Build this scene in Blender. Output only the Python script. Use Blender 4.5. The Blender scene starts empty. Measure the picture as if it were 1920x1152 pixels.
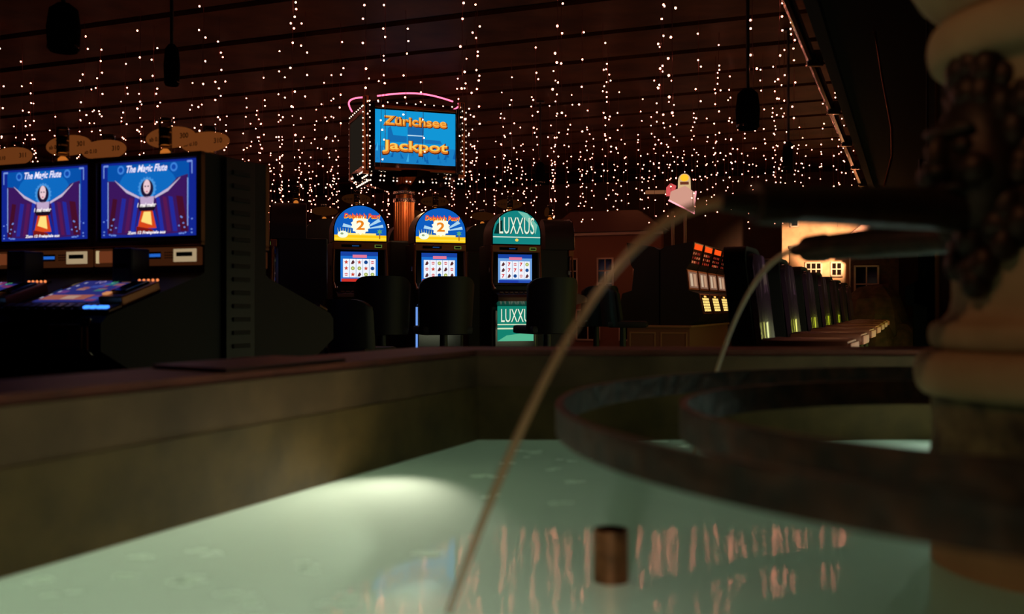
import bpy, bmesh, math, random
from mathutils import Matrix, Vector
random.seed(7)
scene = bpy.context.scene
COL = scene.collection
PI = math.pi
R = math.radians
F = 1867.0                                   # focal length in pixels (35 mm lens)
# ------------------------------------------------------------------ camera, world, exposure
cam_d = bpy.data.cameras.new('camera'); cam_d.lens = 35.0; cam_d.sensor_width = 36.0
cam_d.dof.use_dof = True; cam_d.dof.focus_distance = 9.6; cam_d.dof.aperture_fstop = 2.2
cam_d.clip_start = 0.02; cam_d.clip_end = 100
cam = bpy.data.objects.new('camera', cam_d); COL.objects.link(cam)
cam.location = (0, 0, 1.0); cam.rotation_euler = (PI / 2, 0, 0)
scene.camera = cam
world = bpy.data.worlds.new('world'); scene.world = world; world.use_nodes = True
world.node_tree.nodes['Background'].inputs[0].default_value = (0.010, 0.005, 0.003, 1)
world.node_tree.nodes['Background'].inputs[1].default_value = 0.3
vs = scene.view_settings
vs.view_transform = 'Standard'; vs.look = 'None'; vs.gamma = 1.0; vs.exposure = 0.0; vs.use_curve_mapping = False
scene.cycles.use_denoising = True
scene.cycles.sample_clamp_indirect = 4.0
scene.cycles.max_bounces = 8
scene.cycles.transparent_max_bounces = 24

FLOOR = 0.2
U = Vector((0.9285, -0.3714, 0)); W = Vector((0.3714, 0.9285, 0))     # the hall's own axes
PHI = math.atan2(-0.3714, 0.9285)                                     # hall rotation about z
def room(u, w, z=0.0): return U * u + W * w + Vector((0, 0, z))
def at(px, py, d): return Vector(((px - 960) / F * d, d, 1 - (py - 576) / F * d))

# ------------------------------------------------------------------ materials
def lin(c):
    c = c / 255.0
    return c / 12.92 if c <= 0.04045 else ((c + 0.055) / 1.055) ** 2.4
def rgb(r, g, b): return (lin(r), lin(g), lin(b), 1)
MATS = {}
def mat(name, col, rough=0.5, metal=0.0, noise=None, coat=0.0, spec=None):
    """noise = (second colour, scale, bump)"""
    if name in MATS: return MATS[name]
    m = bpy.data.materials.new(name); m.use_nodes = True; nt = m.node_tree
    b = nt.nodes['Principled BSDF']
    b.inputs['Base Color'].default_value = col; b.inputs['Roughness'].default_value = rough
    b.inputs['Metallic'].default_value = metal
    if coat: b.inputs['Coat Weight'].default_value = coat
    if spec is not None: b.inputs['Specular IOR Level'].default_value = spec
    if noise:
        tc = nt.nodes.new('ShaderNodeTexCoord'); n = nt.nodes.new('ShaderNodeTexNoise')
        n.inputs['Scale'].default_value = noise[1]; n.inputs['Detail'].default_value = 6
        rp = nt.nodes.new('ShaderNodeValToRGB')
        rp.color_ramp.elements[0].position = 0.35; rp.color_ramp.elements[1].position = 0.68
        rp.color_ramp.elements[0].color = col; rp.color_ramp.elements[1].color = noise[0]
        nt.links.new(tc.outputs['Object'], n.inputs['Vector']); nt.links.new(n.outputs['Fac'], rp.inputs['Fac'])
        nt.links.new(rp.outputs['Color'], b.inputs['Base Color'])
        if noise[2]:
            bp = nt.nodes.new('ShaderNodeBump'); bp.inputs['Strength'].default_value = noise[2]
            bp.inputs['Distance'].default_value = 0.01
            nt.links.new(n.outputs['Fac'], bp.inputs['Height']); nt.links.new(bp.outputs['Normal'], b.inputs['Normal'])
    MATS[name] = m
    return m
def emi(r, g, b, s=1.0):
    key = 'lit_%d_%d_%d_%g' % (r, g, b, s)
    if key in MATS: return MATS[key]
    m = bpy.data.materials.new(key); m.use_nodes = True; nt = m.node_tree
    nt.nodes.remove(nt.nodes['Principled BSDF'])
    e = nt.nodes.new('ShaderNodeEmission'); e.inputs[0].default_value = rgb(r, g, b); e.inputs[1].default_value = s
    nt.links.new(e.outputs[0], nt.nodes['Material Output'].inputs[0])
    MATS[key] = m
    return m
def thin_glass(name, tint, amount):
    if name in MATS: return MATS[name]
    m = bpy.data.materials.new(name); m.use_nodes = True; nt = m.node_tree
    nt.nodes.remove(nt.nodes['Principled BSDF'])
    t = nt.nodes.new('ShaderNodeBsdfTransparent'); t.inputs[0].default_value = tint
    g = nt.nodes.new('ShaderNodeBsdfGlossy'); g.inputs['Roughness'].default_value = 0.08
    mx = nt.nodes.new('ShaderNodeMixShader'); lw = nt.nodes.new('ShaderNodeLayerWeight'); lw.inputs[0].default_value = amount
    nt.links.new(lw.outputs['Fresnel'], mx.inputs[0]); nt.links.new(t.outputs[0], mx.inputs[1]); nt.links.new(g.outputs[0], mx.inputs[2])
    nt.links.new(mx.outputs[0], nt.nodes['Material Output'].inputs[0])
    MATS[name] = m
    return m
def soft_white(name, col, clear, through=0.5, gloss=0.25):
    """foam and falling water: part see-through, part scattering"""
    if name in MATS: return MATS[name]
    m = bpy.data.materials.new(name); m.use_nodes = True; nt = m.node_tree
    nt.nodes.remove(nt.nodes['Principled BSDF'])
    t = nt.nodes.new('ShaderNodeBsdfTransparent')
    d = nt.nodes.new('ShaderNodeBsdfDiffuse'); d.inputs[0].default_value = col
    l = nt.nodes.new('ShaderNodeBsdfTranslucent'); l.inputs[0].default_value = col
    g = nt.nodes.new('ShaderNodeBsdfGlossy'); g.inputs['Roughness'].default_value = 0.25
    a = nt.nodes.new('ShaderNodeMixShader'); b = nt.nodes.new('ShaderNodeMixShader'); c = nt.nodes.new('ShaderNodeMixShader')
    a.inputs[0].default_value = through; b.inputs[0].default_value = gloss; c.inputs[0].default_value = clear
    nt.links.new(d.outputs[0], a.inputs[1]); nt.links.new(l.outputs[0], a.inputs[2])
    nt.links.new(a.outputs[0], b.inputs[1]); nt.links.new(g.outputs[0], b.inputs[2])
    nt.links.new(b.outputs[0], c.inputs[1]); nt.links.new(t.outputs[0], c.inputs[2])
    nt.links.new(c.outputs[0], nt.nodes['Material Output'].inputs[0])
    MATS[name] = m
    return m

STONE = mat('basin_stone', rgb(126, 90, 60), 0.75, noise=(rgb(92, 64, 42), 5, 0.25))
STONE_LOW = mat('basin_wall_algae', rgb(116, 84, 40), 0.7, noise=(rgb(92, 66, 28), 9, 0.2))
COPING = mat('rim_coping', rgb(138, 64, 46), 0.6, noise=(rgb(106, 46, 32), 7, 0.2))
POOLFLOOR = mat('pool_floor', rgb(196, 214, 192), 0.8, noise=(rgb(176, 200, 180), 3, 0.1))
SAND = mat('sandstone', rgb(176, 146, 108), 0.75, noise=(rgb(150, 120, 84), 6, 0.2))
SAND_ROUGH = mat('weathered_stone', rgb(116, 100, 66), 0.85, noise=(rgb(52, 42, 26), 16, 0.8))
IRON = mat('rusty_iron', rgb(48, 36, 30), 0.5, 0.7, noise=(rgb(84, 50, 34), 22, 0.5))
BRONZE = mat('dark_bronze', rgb(48, 38, 30), 0.5, 0.7, noise=(rgb(70, 48, 36), 18, 0.4))
COPPER = mat('copper_pipe', rgb(176, 106, 68), 0.5, 0.6, noise=(rgb(120, 72, 44), 30, 0.2))
BLACK = mat('black_laminate', rgb(15, 14, 13), 0.5)
BLACKER = mat('black_paint', rgb(8, 8, 7), 0.9, spec=0.02)
GREYSIDE = mat('charcoal_side_panel', rgb(20, 17, 14), 0.65)
BRASS = mat('bronze_trim', rgb(150, 92, 54), 0.28, 1.0)
CHROME = mat('chrome', rgb(214, 204, 194), 0.12, 1.0)
GLOSSBLK = mat('gloss_black', rgb(12, 12, 13), 0.12)
VINYL = mat('black_vinyl', rgb(14, 13, 13), 0.55)
PURPLE = mat('purple_vinyl', rgb(72, 48, 72), 0.2, coat=1.0)
REDWOOD = mat('red_brown_vinyl', rgb(132, 70, 54), 0.4)
BOARD = mat('ceiling_board', rgb(76, 44, 24), 0.5, noise=(rgb(48, 26, 14), 2.5, 0.0), spec=0.015)
DARKC = mat('ceiling_void', rgb(20, 14, 11), 0.8)
SOFFIT = mat('soffit_black', rgb(12, 10, 9), 0.8)
CARPET = mat('carpet', rgb(66, 26, 20), 0.95, noise=(rgb(40, 18, 20), 8, 0.0))
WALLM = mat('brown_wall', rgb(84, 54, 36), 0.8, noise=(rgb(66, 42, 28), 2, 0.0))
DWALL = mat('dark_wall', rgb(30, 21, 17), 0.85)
CREAM = mat('cream_panel', rgb(140, 92, 68), 0.6)
PEACH = mat('peach_plaster', rgb(222, 178, 134), 0.8, noise=(rgb(186, 138, 98), 3, 0.1))
WHITEP = mat('white_paint', rgb(214, 188, 160), 0.6)
PANE = mat('dark_pane', rgb(26, 18, 14), 0.1)
ROOFT = mat('roof_tile', rgb(92, 56, 40), 0.7)
SIGNM = mat('sign_print', rgb(40, 22, 12), 0.6)
TUBE = thin_glass('clear_acrylic', (0.75, 0.7, 0.66, 1), 0.3)
BULB = emi(255, 146, 116, 28.0)
WIRE = mat('red_brown_wire', rgb(90, 28, 24), 0.5)

# ------------------------------------------------------------------ geometry helpers
TEXTS = {}
def text_mesh(s, shear=0.0, bold=0.0):
    k = (s, shear, bold)
    if k in TEXTS: return TEXTS[k]
    cu = bpy.data.curves.new('t', 'FONT'); cu.body = s; cu.shear = shear; cu.offset = bold; cu.resolution_u = 3
    cu.align_x = 'CENTER'; cu.align_y = 'CENTER'; cu.fill_mode = 'FRONT'
    ob = bpy.data.objects.new('t', cu); COL.objects.link(ob)
    dg = bpy.context.evaluated_depsgraph_get(); dg.update()
    me = bpy.data.meshes.new_from_object(ob.evaluated_get(dg))
    V = [v.co.copy() for v in me.vertices]; P = [tuple(p.vertices) for p in me.polygons]
    bpy.data.objects.remove(ob); bpy.data.curves.remove(cu); bpy.data.meshes.remove(me)
    x0 = min(v.x for v in V); x1 = max(v.x for v in V); y0 = min(v.y for v in V); y1 = max(v.y for v in V)
    V = [((v.x - (x0 + x1) / 2) / (x1 - x0), (v.y - (y0 + y1) / 2) / (y1 - y0)) for v in V]
    TEXTS[k] = (V, P)
    return TEXTS[k]

class MB:
    """collects shapes, then build() links them as ONE mesh object"""
    def __init__(s): s.v = []; s.f = []; s.m = []; s.mats = []; s.M = Matrix.Identity(4)
    def mi(s, m):
        if m is None: return 0
        if m not in s.mats: s.mats.append(m)
        return s.mats.index(m)
    def add(s, V, Fc, m=None):
        b = len(s.v); k = s.mi(m)
        s.v += [tuple(s.M @ Vector(p)) for p in V]
        s.f += [tuple(b + i for i in f) for f in Fc]; s.m += [k] * len(Fc)
        return s
    def box(s, c, d, m=None, bev=0.0):
        x, y, z = d[0] / 2, d[1] / 2, d[2] / 2
        if bev <= 0:
            V = [(c[0] + i * x, c[1] + j * y, c[2] + k * z) for i in (-1, 1) for j in (-1, 1) for k in (-1, 1)]
            return s.add(V, [(0, 1, 3, 2), (4, 6, 7, 5), (0, 4, 5, 1), (2, 3, 7, 6), (0, 2, 6, 4), (1, 5, 7, 3)], m)
        bm = bmesh.new(); bmesh.ops.create_cube(bm, size=1.0)
        for v in bm.verts: v.co = Vector((v.co.x * d[0], v.co.y * d[1], v.co.z * d[2])) + Vector(c)
        bmesh.ops.bevel(bm, geom=bm.edges[:], offset=bev, segments=2, affect='EDGES', profile=0.6)
        bm.verts.index_update()
        s.add([v.co[:] for v in bm.verts], [tuple(v.index for v in f.verts) for f in bm.faces], m); bm.free()
        return s
    def lathe(s, prof, n=24, m=None, c=(0, 0, 0)):
        V = []; Fc = []
        for r, z in prof:
            for i in range(n):
                a = 2 * PI * i / n; V.append((c[0] + r * math.cos(a), c[1] + r * math.sin(a), c[2] + z))
        for j in range(len(prof) - 1):
            for i in range(n):
                k = (i + 1) % n; Fc.append((j * n + i, j * n + k, (j + 1) * n + k, (j + 1) * n + i))
        Fc.append(tuple(reversed(range(n)))); Fc.append(tuple(range((len(prof) - 1) * n, len(prof) * n)))
        return s.add(V, Fc, m)
    def tube(s, pts, r, n=10, m=None, closed=False, flat=None):
        pts = [Vector(p) for p in pts]; N = len(pts); V = []; Fc = []
        for i, p in enumerate(pts):
            a = pts[(i - 1) % N] if (closed or i > 0) else p
            b = pts[(i + 1) % N] if (closed or i < N - 1) else p
            t = (b - a).normalized(); up = Vector((0, 0, 1)) if abs(t.z) < 0.95 else Vector((1, 0, 0))
            x = t.cross(up).normalized(); y = x.cross(t).normalized()
            rr = r[i] if isinstance(r, (list, tuple)) else r
            for k in range(n):
                q = 2 * PI * k / n
                V.append(p + x * (math.cos(q) * rr) + y * (math.sin(q) * rr))
        L = N if closed else N - 1
        for i in range(L):
            j = (i + 1) % N
            for k in range(n):
                l = (k + 1) % n; Fc.append((i * n + k, i * n + l, j * n + l, j * n + k))
        if not closed: Fc += [tuple(reversed(range(n))), tuple(range((N - 1) * n, N * n))]
        return s.add(V, Fc, m)
    def cyl(s, p0, p1, r, n=14, m=None): return s.tube([p0, p1], r, n, m)
    def prism(s, poly, x0, x1, m=None):
        """polygon in (y, z) extruded along x"""
        n = len(poly)
        V = [(x0, p[0], p[1]) for p in poly] + [(x1, p[0], p[1]) for p in poly]
        Fc = [tuple(reversed(range(n))), tuple(range(n, 2 * n))] + [(i, (i + 1) % n, n + (i + 1) % n, n + i) for i in range(n)]
        return s.add(V, Fc, m)
    def prism_y(s, poly, y0, y1, m=None):
        """polygon in (x, z) extruded along y"""
        n = len(poly)
        V = [(p[0], y0, p[1]) for p in poly] + [(p[0], y1, p[1]) for p in poly]
        Fc = [tuple(range(n)), tuple(reversed(range(n, 2 * n)))] + [((i + 1) % n, i, n + i, n + (i + 1) % n) for i in range(n)]
        return s.add(V, Fc, m)
    def prism_z(s, poly, z0, z1, m=None):
        n = len(poly)
        V = [(p[0], p[1], z0) for p in poly] + [(p[0], p[1], z1) for p in poly]
        Fc = [tuple(reversed(range(n))), tuple(range(n, 2 * n))] + [(i, (i + 1) % n, n + (i + 1) % n, n + i) for i in range(n)]
        return s.add(V, Fc, m)
    def ball(s, c, r, m=None, nu=12, nv=8):
        if not isinstance(r, (tuple, list)): r = (r, r, r)
        V = [(c[0], c[1], c[2] - r[2])]; Fc = []
        for j in range(1, nv):
            t = PI * j / nv - PI / 2
            for i in range(nu):
                a = 2 * PI * i / nu
                V.append((c[0] + r[0] * math.cos(t) * math.cos(a), c[1] + r[1] * math.cos(t) * math.sin(a), c[2] + r[2] * math.sin(t)))
        V.append((c[0], c[1], c[2] + r[2])); e = len(V) - 1
        for i in range(nu):
            k = (i + 1) % nu
            Fc.append((0, 1 + k, 1 + i)); Fc.append((e, e - nu + i, e - nu + k))
            for j in range(nv - 2): Fc.append((1 + j * nu + i, 1 + j * nu + k, 1 + (j + 1) * nu + k, 1 + (j + 1) * nu + i))
        return s.add(V, Fc, m)
    # flat print: (x, y) in the plane of a screen or sign, layer = how many coats of print lie below
    def poly(s, pts, layer, m): return s.add([(x, y, layer * 0.0008) for x, y in pts], [tuple(range(len(pts)))], m)
    def rect(s, x0, y0, x1, y1, layer, m): return s.poly([(x0, y0), (x1, y0), (x1, y1), (x0, y1)], layer, m)
    def disc(s, x, y, rx, ry, layer, m, n=16):
        return s.poly([(x + rx * math.cos(2 * PI * i / n), y + ry * math.sin(2 * PI * i / n)) for i in range(n)], layer, m)
    def star(s, x, y, r, layer, m, n=5, q=0.45):
        return s.poly([(x + (r if i % 2 == 0 else r * q) * math.sin(PI * i / n), y + (r if i % 2 == 0 else r * q) * math.cos(PI * i / n)) for i in range(2 * n)], layer, m)
    def text(s, t, x, y, w, h, layer, m, shear=0.0, bold=0.0, ymap=None):
        V, P = text_mesh(t, shear, bold)
        return s.add([(x + a * w, y + b * h, layer * 0.0008) for a, b in V], P, m)
    def build(s, name, mats=None, parent=None, loc=None, rotz=None, smooth=None):
        me = bpy.data.meshes.new(name); me.from_pydata(s.v, [], s.f)
        ms = s.mats if s.mats else ([mats] if mats else [])
        for m in ms: me.materials.append(m)
        if s.mats: me.polygons.foreach_set('material_index', s.m)
        if smooth:
            me.polygons.foreach_set('use_smooth', [True] * len(me.polygons))
            me.set_sharp_from_angle(angle=R(smooth))
        me.update()
        o = bpy.data.objects.new(name, me); COL.objects.link(o)
        if parent: o.parent = parent
        if loc is not None: o.location = loc
        if rotz is not None: o.rotation_euler = (0, 0, rotz)
        return o
def tag(o, label, cat, group=None):
    o['label'] = label; o['category'] = cat
    if group: o['group'] = group
    return o
def struct(o): o['kind'] = 'structure'; return o
def stuff(o): o['kind'] = 'stuff'; return o
def empty(name, loc, rotz, label, cat, group=None):
    o = bpy.data.objects.new(name, None); COL.objects.link(o); o.empty_display_size = 0.1
    o.location = loc; o.rotation_euler = (0, 0, rotz)
    return tag(o, label, cat, group)
def copy_tree(o, parent=None):
    kids = list(o.children)
    c = o.copy(); COL.objects.link(c)
    if parent: c.parent = parent
    for k in kids: copy_tree(k, c)
    return c
def basis(o, x, z):
    """matrix whose local x is x and local z (the print's normal) is z"""
    x = Vector(x).normalized(); z = Vector(z).normalized(); y = z.cross(x)
    M = Matrix.Identity(4)
    for i in range(3): M[i][0] = x[i]; M[i][1] = y[i]; M[i][2] = z[i]; M[i][3] = o[i]
    return M
def front(x, y, z): return basis((x, y, z), (1, 0, 0), (0, -1, 0))       # a print facing the machine's front
def lamp_light(name, kind, parent, loc, target, power, col, size=0.05, spot=60, blend=0.8):
    d = bpy.data.lights.new(name, kind); d.energy = power; d.color = col; d.shadow_soft_size = size
    if kind == 'SPOT': d.spot_size = R(spot); d.spot_blend = blend
    o = bpy.data.objects.new(name, d); COL.objects.link(o); o.parent = parent; o.location = loc
    v = Vector(target) - Vector(loc)
    o.rotation_euler = v.to_track_quat('-Z', 'Y').to_euler()
    return o

# ------------------------------------------------------------------ the hall
def slab(name, u0, u1, w0, w1, z0, z1, m, parent=None):
    b = MB(); pts = [(U * u + W * w) for u, w in ((u0, w0), (u1, w0), (u1, w1), (u0, w1))]
    b.prism_z([(p.x, p.y) for p in pts], z0, z1); return b.build(name, m, parent)
struct(slab('floor', -13.2, 5.2, -3.2, 18.7, FLOOR - 0.1, FLOOR, CARPET))
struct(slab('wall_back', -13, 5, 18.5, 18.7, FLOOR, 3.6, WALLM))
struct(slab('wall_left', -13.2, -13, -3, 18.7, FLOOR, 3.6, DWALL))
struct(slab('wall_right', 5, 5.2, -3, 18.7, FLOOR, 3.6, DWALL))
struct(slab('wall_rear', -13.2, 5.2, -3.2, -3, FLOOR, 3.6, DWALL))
ceil = struct(slab('ceiling', -13.2, 5.2, -3.2, 18.7, 3.6, 3.7, DARKC))
w = 2.0
k = 0
while w < 18.2:
    slab('ceiling_board', -13, -0.45, w, w + 0.80 - 0.02 * (k % 2), 3.40, 3.44, BOARD, ceil); w += 0.92; k += 1
trim = struct(slab('trim_1', -0.45, 5.0, -3.0, 18.5, 2.66, 2.72, SOFFIT))
slab('bulkhead_face', -0.52, -0.45, -3.0, 18.5, 2.60, 3.5, SOFFIT, trim)
b = MB(); b.tube([room(-0.62, 3, 2.68), room(-0.62, 17.5, 2.68)], 0.035, 10); b.build('rail', GLOSSBLK, trim)
for i in range(7):
    b = MB(); p = room(-0.60, 5.2 + 1.8 * i, 2.68); b.box((p.x, p.y, p.z), (0.11, 0.05, 0.11), None, 0.008); b.build('rail_clamp', CHROME, trim)

# ------------------------------------------------------------------ the fountain basin
CX, CY = 0.991, 1.731
ZW = 0.5465; ZR = 0.8525; ZL = 0.729
INN = [(-0.118, 3.4), (2.1, 3.4), (3.08, 1.9), (2.1, 0.1), (-0.1, 0.1), (-1.17, 0.92)]
def offset(poly, d):
    n = len(poly); out = []
    for i in range(n):
        p0, p1, p2 = (Vector(poly[(i + k) % n]) for k in (-1, 0, 1))
        e0 = (p1 - p0).normalized(); e1 = (p2 - p1).normalized()
        n0 = Vector((-e0.y, e0.x)); n1 = Vector((-e1.y, e1.x))       # outward for a clockwise ring
        bis = (n0 + n1).normalized(); out.append(p1 + bis * (d / max(0.3, bis.dot(n0))))
    return [(p.x, p.y) for p in out]
OUT = offset(INN, 0.30); LOW = offset(INN, -0.002)
basin = empty('fountain_basin', (CX, CY, FLOOR), 0, 'angular stone fountain basin with pale lit water inside', 'fountain basin')
def bpart(name, pi, po, z0, z1, m):
    for i in range(6):
        j = (i + 1) % 6
        q = [pi[i], po[i], po[j], pi[j]]
        b = MB(); b.prism_z([(x - CX, y - CY) for x, y in q][::-1], z0 - FLOOR, z1 - FLOOR)
        b.build(name, m, basin)
bpart('underwater_wall_panel', LOW, OUT, FLOOR, ZW - 0.004, POOLFLOOR)
bpart('wall_panel', LOW, OUT, ZW - 0.004, ZL, STONE_LOW)
bpart('upper_wall_panel', INN, OUT, ZL, ZR - 0.02, STONE)
RI = offset(INN, 0.006); RO = offset(INN, 0.31)
bpart('coping_stone', RI, RO, ZR - 0.02, ZR, COPING)
b = MB(); b.prism_z([(x - CX, y - CY) for x, y in INN][::-1], 0.005, 0.03); b.build('basin_floor', POOLFLOOR, basin)

# water surface
wm = bpy.data.materials.new('water_surface'); wm.use_nodes = True; nt = wm.node_tree
nt.nodes.remove(nt.nodes['Principled BSDF'])
tc = nt.nodes.new('ShaderNodeTexCoord')
n1 = nt.nodes.new('ShaderNodeTexNoise'); n1.inputs['Scale'].default_value = 11.0; n1.inputs['Detail'].default_value = 4; n1.inputs['Roughness'].default_value = 0.62
bp = nt.nodes.new('ShaderNodeBump'); bp.inputs['Strength'].default_value = 0.9; bp.inputs['Distance'].default_value = 0.00062
fr = nt.nodes.new('ShaderNodeFresnel'); fr.inputs[0].default_value = 1.48
tr = nt.nodes.new('ShaderNodeBsdfTransparent'); tr.inputs[0].default_value = (0.86, 0.97, 0.93, 1)
gl = nt.nodes.new('ShaderNodeBsdfGlossy'); gl.inputs['Roughness'].default_value = 0.03
mx = nt.nodes.new('ShaderNodeMixShader')
nt.links.new(tc.outputs['Object'], n1.inputs['Vector']); nt.links.new(n1.outputs['Fac'], bp.inputs['Height'])
nt.links.new(bp.outputs[0], gl.inputs['Normal']); nt.links.new(bp.outputs[0], fr.inputs['Normal'])
tl = nt.nodes.new('ShaderNodeBsdfTranslucent'); tl.inputs[0].default_value = (0.86, 0.93, 0.80, 1)      # cloudy water scatters the lamp light
cl = nt.nodes.new('ShaderNodeMixShader'); cl.inputs[0].default_value = 0.20
nt.links.new(tl.outputs[0], cl.inputs[1]); nt.links.new(tr.outputs[0], cl.inputs[2])
nt.links.new(fr.outputs[0], mx.inputs[0]); nt.links.new(cl.outputs[0], mx.inputs[1]); nt.links.new(gl.outputs[0], mx.inputs[2])
nt.links.new(mx.outputs[0], nt.nodes['Material Output'].inputs[0])
b = MB(); b.add([(x, y, ZW) for x, y in LOW][::-1], [tuple(range(6))]); water = stuff(tag(b.build('water', wm), 'still pale green water filling the stone basin', 'water'))

# underwater lamps
def under_lamp(loc, target, power, spot, label, col=(1.0, 0.98, 0.80)):
    o = empty('underwater_lamp', loc, 0, label, 'lamp', 'lamps under the basin water')
    v = (Vector(target) - Vector(loc)).normalized()
    b = MB(); b.tube([-v * 0.05, -v * 0.01, v * 0.0], [0.03, 0.045, 0.045], 16); b.build('housing', BRONZE, o, smooth=40)
    b = MB(); b.tube([v * 0.0, v * 0.006], [0.038, 0.034], 16); b.build('lens', emi(220, 255, 214, 0.08), o)
    lamp_light('lamp_beam', 'SPOT', o, v * 0.02, v * 1.0, power, col, 0.04, spot, 1.0)
under_lamp((-0.20, 2.98, 0.285), (-0.50, 1.75, 0.5465), 66, 60, 'round underwater lamp in the far left basin corner')
under_lamp((1.66, 3.27, 0.285), (0.75, 2.2, 0.47), 17, 170, 'round underwater lamp on the far basin wall behind the column', (0.8, 1.0, 0.90))
under_lamp((-0.05, 0.28, 0.285), (-0.50, 1.9, 0.48), 48, 90, 'round underwater fill lamp added low at the near basin wall', (0.93, 1.0, 0.86))  # fill lamp added out of view to even out the water's glow

# white flecks put in for bright glints on the water
glints = MB()
flecks = [(960, 870), (992, 858), (1010, 848), (1040, 880), (1062, 865), (1100, 852), (930, 896), (905, 895), (975, 846), (1130, 862), (1160, 838), (1085, 905),
          (250, 1080), (350, 1098), (362, 1090), (440, 1122), (455, 1130), (570, 1060), (585, 1070), (650, 1120), (640, 1135), (800, 1035), (60, 1092), (110, 1120), (385, 1037), (280, 1043), (1050, 946), (918, 932),
          (1190, 832), (1215, 842), (1235, 828), (1330, 845), (1380, 852), (1285, 838)]
for px, py in flecks:
    d = (1 - ZW) * F / (py - 576); x = (px - 960) / F * d
    for k in range(3):
        rr = random.uniform(0.006, 0.02)
        cx_, cy_ = x + random.uniform(-.02, .02), d + random.uniform(-.02, .02)
        glints.add([(cx_ + rr * 1.4 * math.cos(2 * PI * i / 11) * random.uniform(.6, 1.1), cy_ + rr * math.sin(2 * PI * i / 11) * random.uniform(.6, 1.1), ZW + .001 + k * .0006) for i in range(11)], [tuple(range(11))])
stuff(tag(glints.build('glints', soft_white('glint_white', rgb(252, 254, 250), 0.0, 0.95, 0.0)), 'small white flecks painted on the water as bright glints', 'glints'))

# overflow pipe
o = empty('overflow_pipe', (0.164, 1.65, 0.23), 0, 'copper overflow standpipe rising a little above the water', 'pipe')
ZT = 0.632 - 0.23
b = MB(); n = 24; V = []; Fc = []
for r, z in ((0.0295, 0), (0.0295, ZT), (0.0265, ZT), (0.0265, ZT - 0.10)):
    for i in range(n): V.append((r * math.cos(2 * PI * i / n), r * math.sin(2 * PI * i / n), z))
for j in range(3):
    for i in range(n): k = (i + 1) % n; Fc.append((j * n + i, j * n + k, (j + 1) * n + k, (j + 1) * n + i))
Fc.append(tuple(range(3 * n, 4 * n))); b.add(V, Fc); b.build('pipe_wall', COPPER, o, smooth=40)
b = MB(); b.lathe([(0.045, 0), (0.045, 0.012), (0.030, 0.02)], 24); b.build('flange', COPPER, o, smooth=40)

# fountain column
colm = empty('fountain_column', (CX, CY, 0.32), 0, 'round sandstone fountain column with bronze mask and two water spouts', 'fountain column')
def zz(y): return 1 + (576 - y) * 0.000975 - 0.32
def torus_prof(r, z0, z1, r_in): return [(r_in + (r - r_in) * math.sin(PI * t / 8) ** 0.6, z0 + (z1 - z0) * (1 - math.cos(PI * t / 8)) / 2) for t in range(9)]
b = MB(); b.lathe([(0.25, 0), (0.25, 0.12), (0.243, 0.14), (0.243, zz(865))], 48); b.build('plinth_drum', SAND, colm, smooth=40)
b = MB(); b.lathe([(0.243, zz(865)), (0.246, zz(855)), (0.240, zz(800)), (0.243, zz(738))], 48); b.build('weathered_drum', SAND_ROUGH, colm, smooth=40)
b = MB(); b.lathe(torus_prof(0.272, zz(738), zz(654), 0.235), 48); b.build('base_roll', SAND, colm, smooth=60)
b = MB(); b.lathe(torus_prof(0.247, zz(654), zz(602), 0.225), 48); b.build('upper_base_roll', SAND, colm, smooth=60)
b = MB(); b.lathe([(0.226, zz(602)), (0.212, zz(585)), (0.207, zz(560)), (0.207, zz(300)), (0.212, zz(160)), (0.216, zz(146))], 48); b.build('shaft', SAND, colm, smooth=40)
b = MB(); b.lathe(torus_prof(0.250, zz(148), zz(58), 0.21), 48); b.build('neck_ring', SAND, colm, smooth=60)
b = MB(); b.lathe([(0.215, zz(58)), (0.23, zz(40)), (0.262, zz(10)), (0.285, zz(-30)), (0.29, zz(-60)), (0.31, zz(-70)), (0.31, zz(-130)), (0.2, zz(-150)), (0.1, zz(-260))], 48); b.build('capital', SAND, colm, smooth=40)
# bronze mask: made facing local -y, standing on the shaft
def mask_mesh():
    b = MB(); rnd = random.Random(3)
    b.ball((0, 0.005, 0), (0.085, 0.06, 0.125), None, 20, 14)          # face
    b.ball((0, -0.045, 0.058), (0.062, 0.022, 0.016))                  # brow
    b.ball((-0.035, -0.044, 0.03), (0.02, 0.018, 0.014)); b.ball((0.035, -0.044, 0.03), (0.02, 0.018, 0.014))   # eyes
    b.ball((0, -0.062, 0.012), (0.017, 0.024, 0.04)); b.ball((0, -0.068, -0.012), (0.026, 0.022, 0.016))        # nose
    b.ball((-0.05, -0.035, -0.012), (0.032, 0.028, 0.03)); b.ball((0.05, -0.035, -0.012), (0.032, 0.028, 0.03)) # cheeks
    b.ball((0, -0.05, -0.04), (0.05, 0.024, 0.012)); b.ball((0, -0.05, -0.085), (0.034, 0.024, 0.016))          # lips
    for i in range(30):                                                 # curls of mane and beard
        a = 2 * PI * i / 30 + rnd.uniform(-.08, .08)
        for rad, rr in ((0.100, 0.027), (0.132, 0.024)):
            if rad > 0.12 and rnd.random() < 0.25: continue
            x = math.cos(a) * rad * 0.86; z = math.sin(a) * rad * 1.22
            b.ball((x, 0.018 - 0.03 * rnd.random() + abs(x) * 0.35, z), (rr * rnd.uniform(.8, 1.25), rr, rr * rnd.uniform(.8, 1.4)), None, 8, 6)
    for x, z in ((0, -0.175), (-0.03, -0.165), (0.03, -0.165), (0.01, -0.195), (0, 0.17), (-0.03, 0.165), (0.035, 0.16)):
        b.ball((x, 0.0, z), (0.026, 0.024, 0.03), None, 8, 6)
    return b
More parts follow.
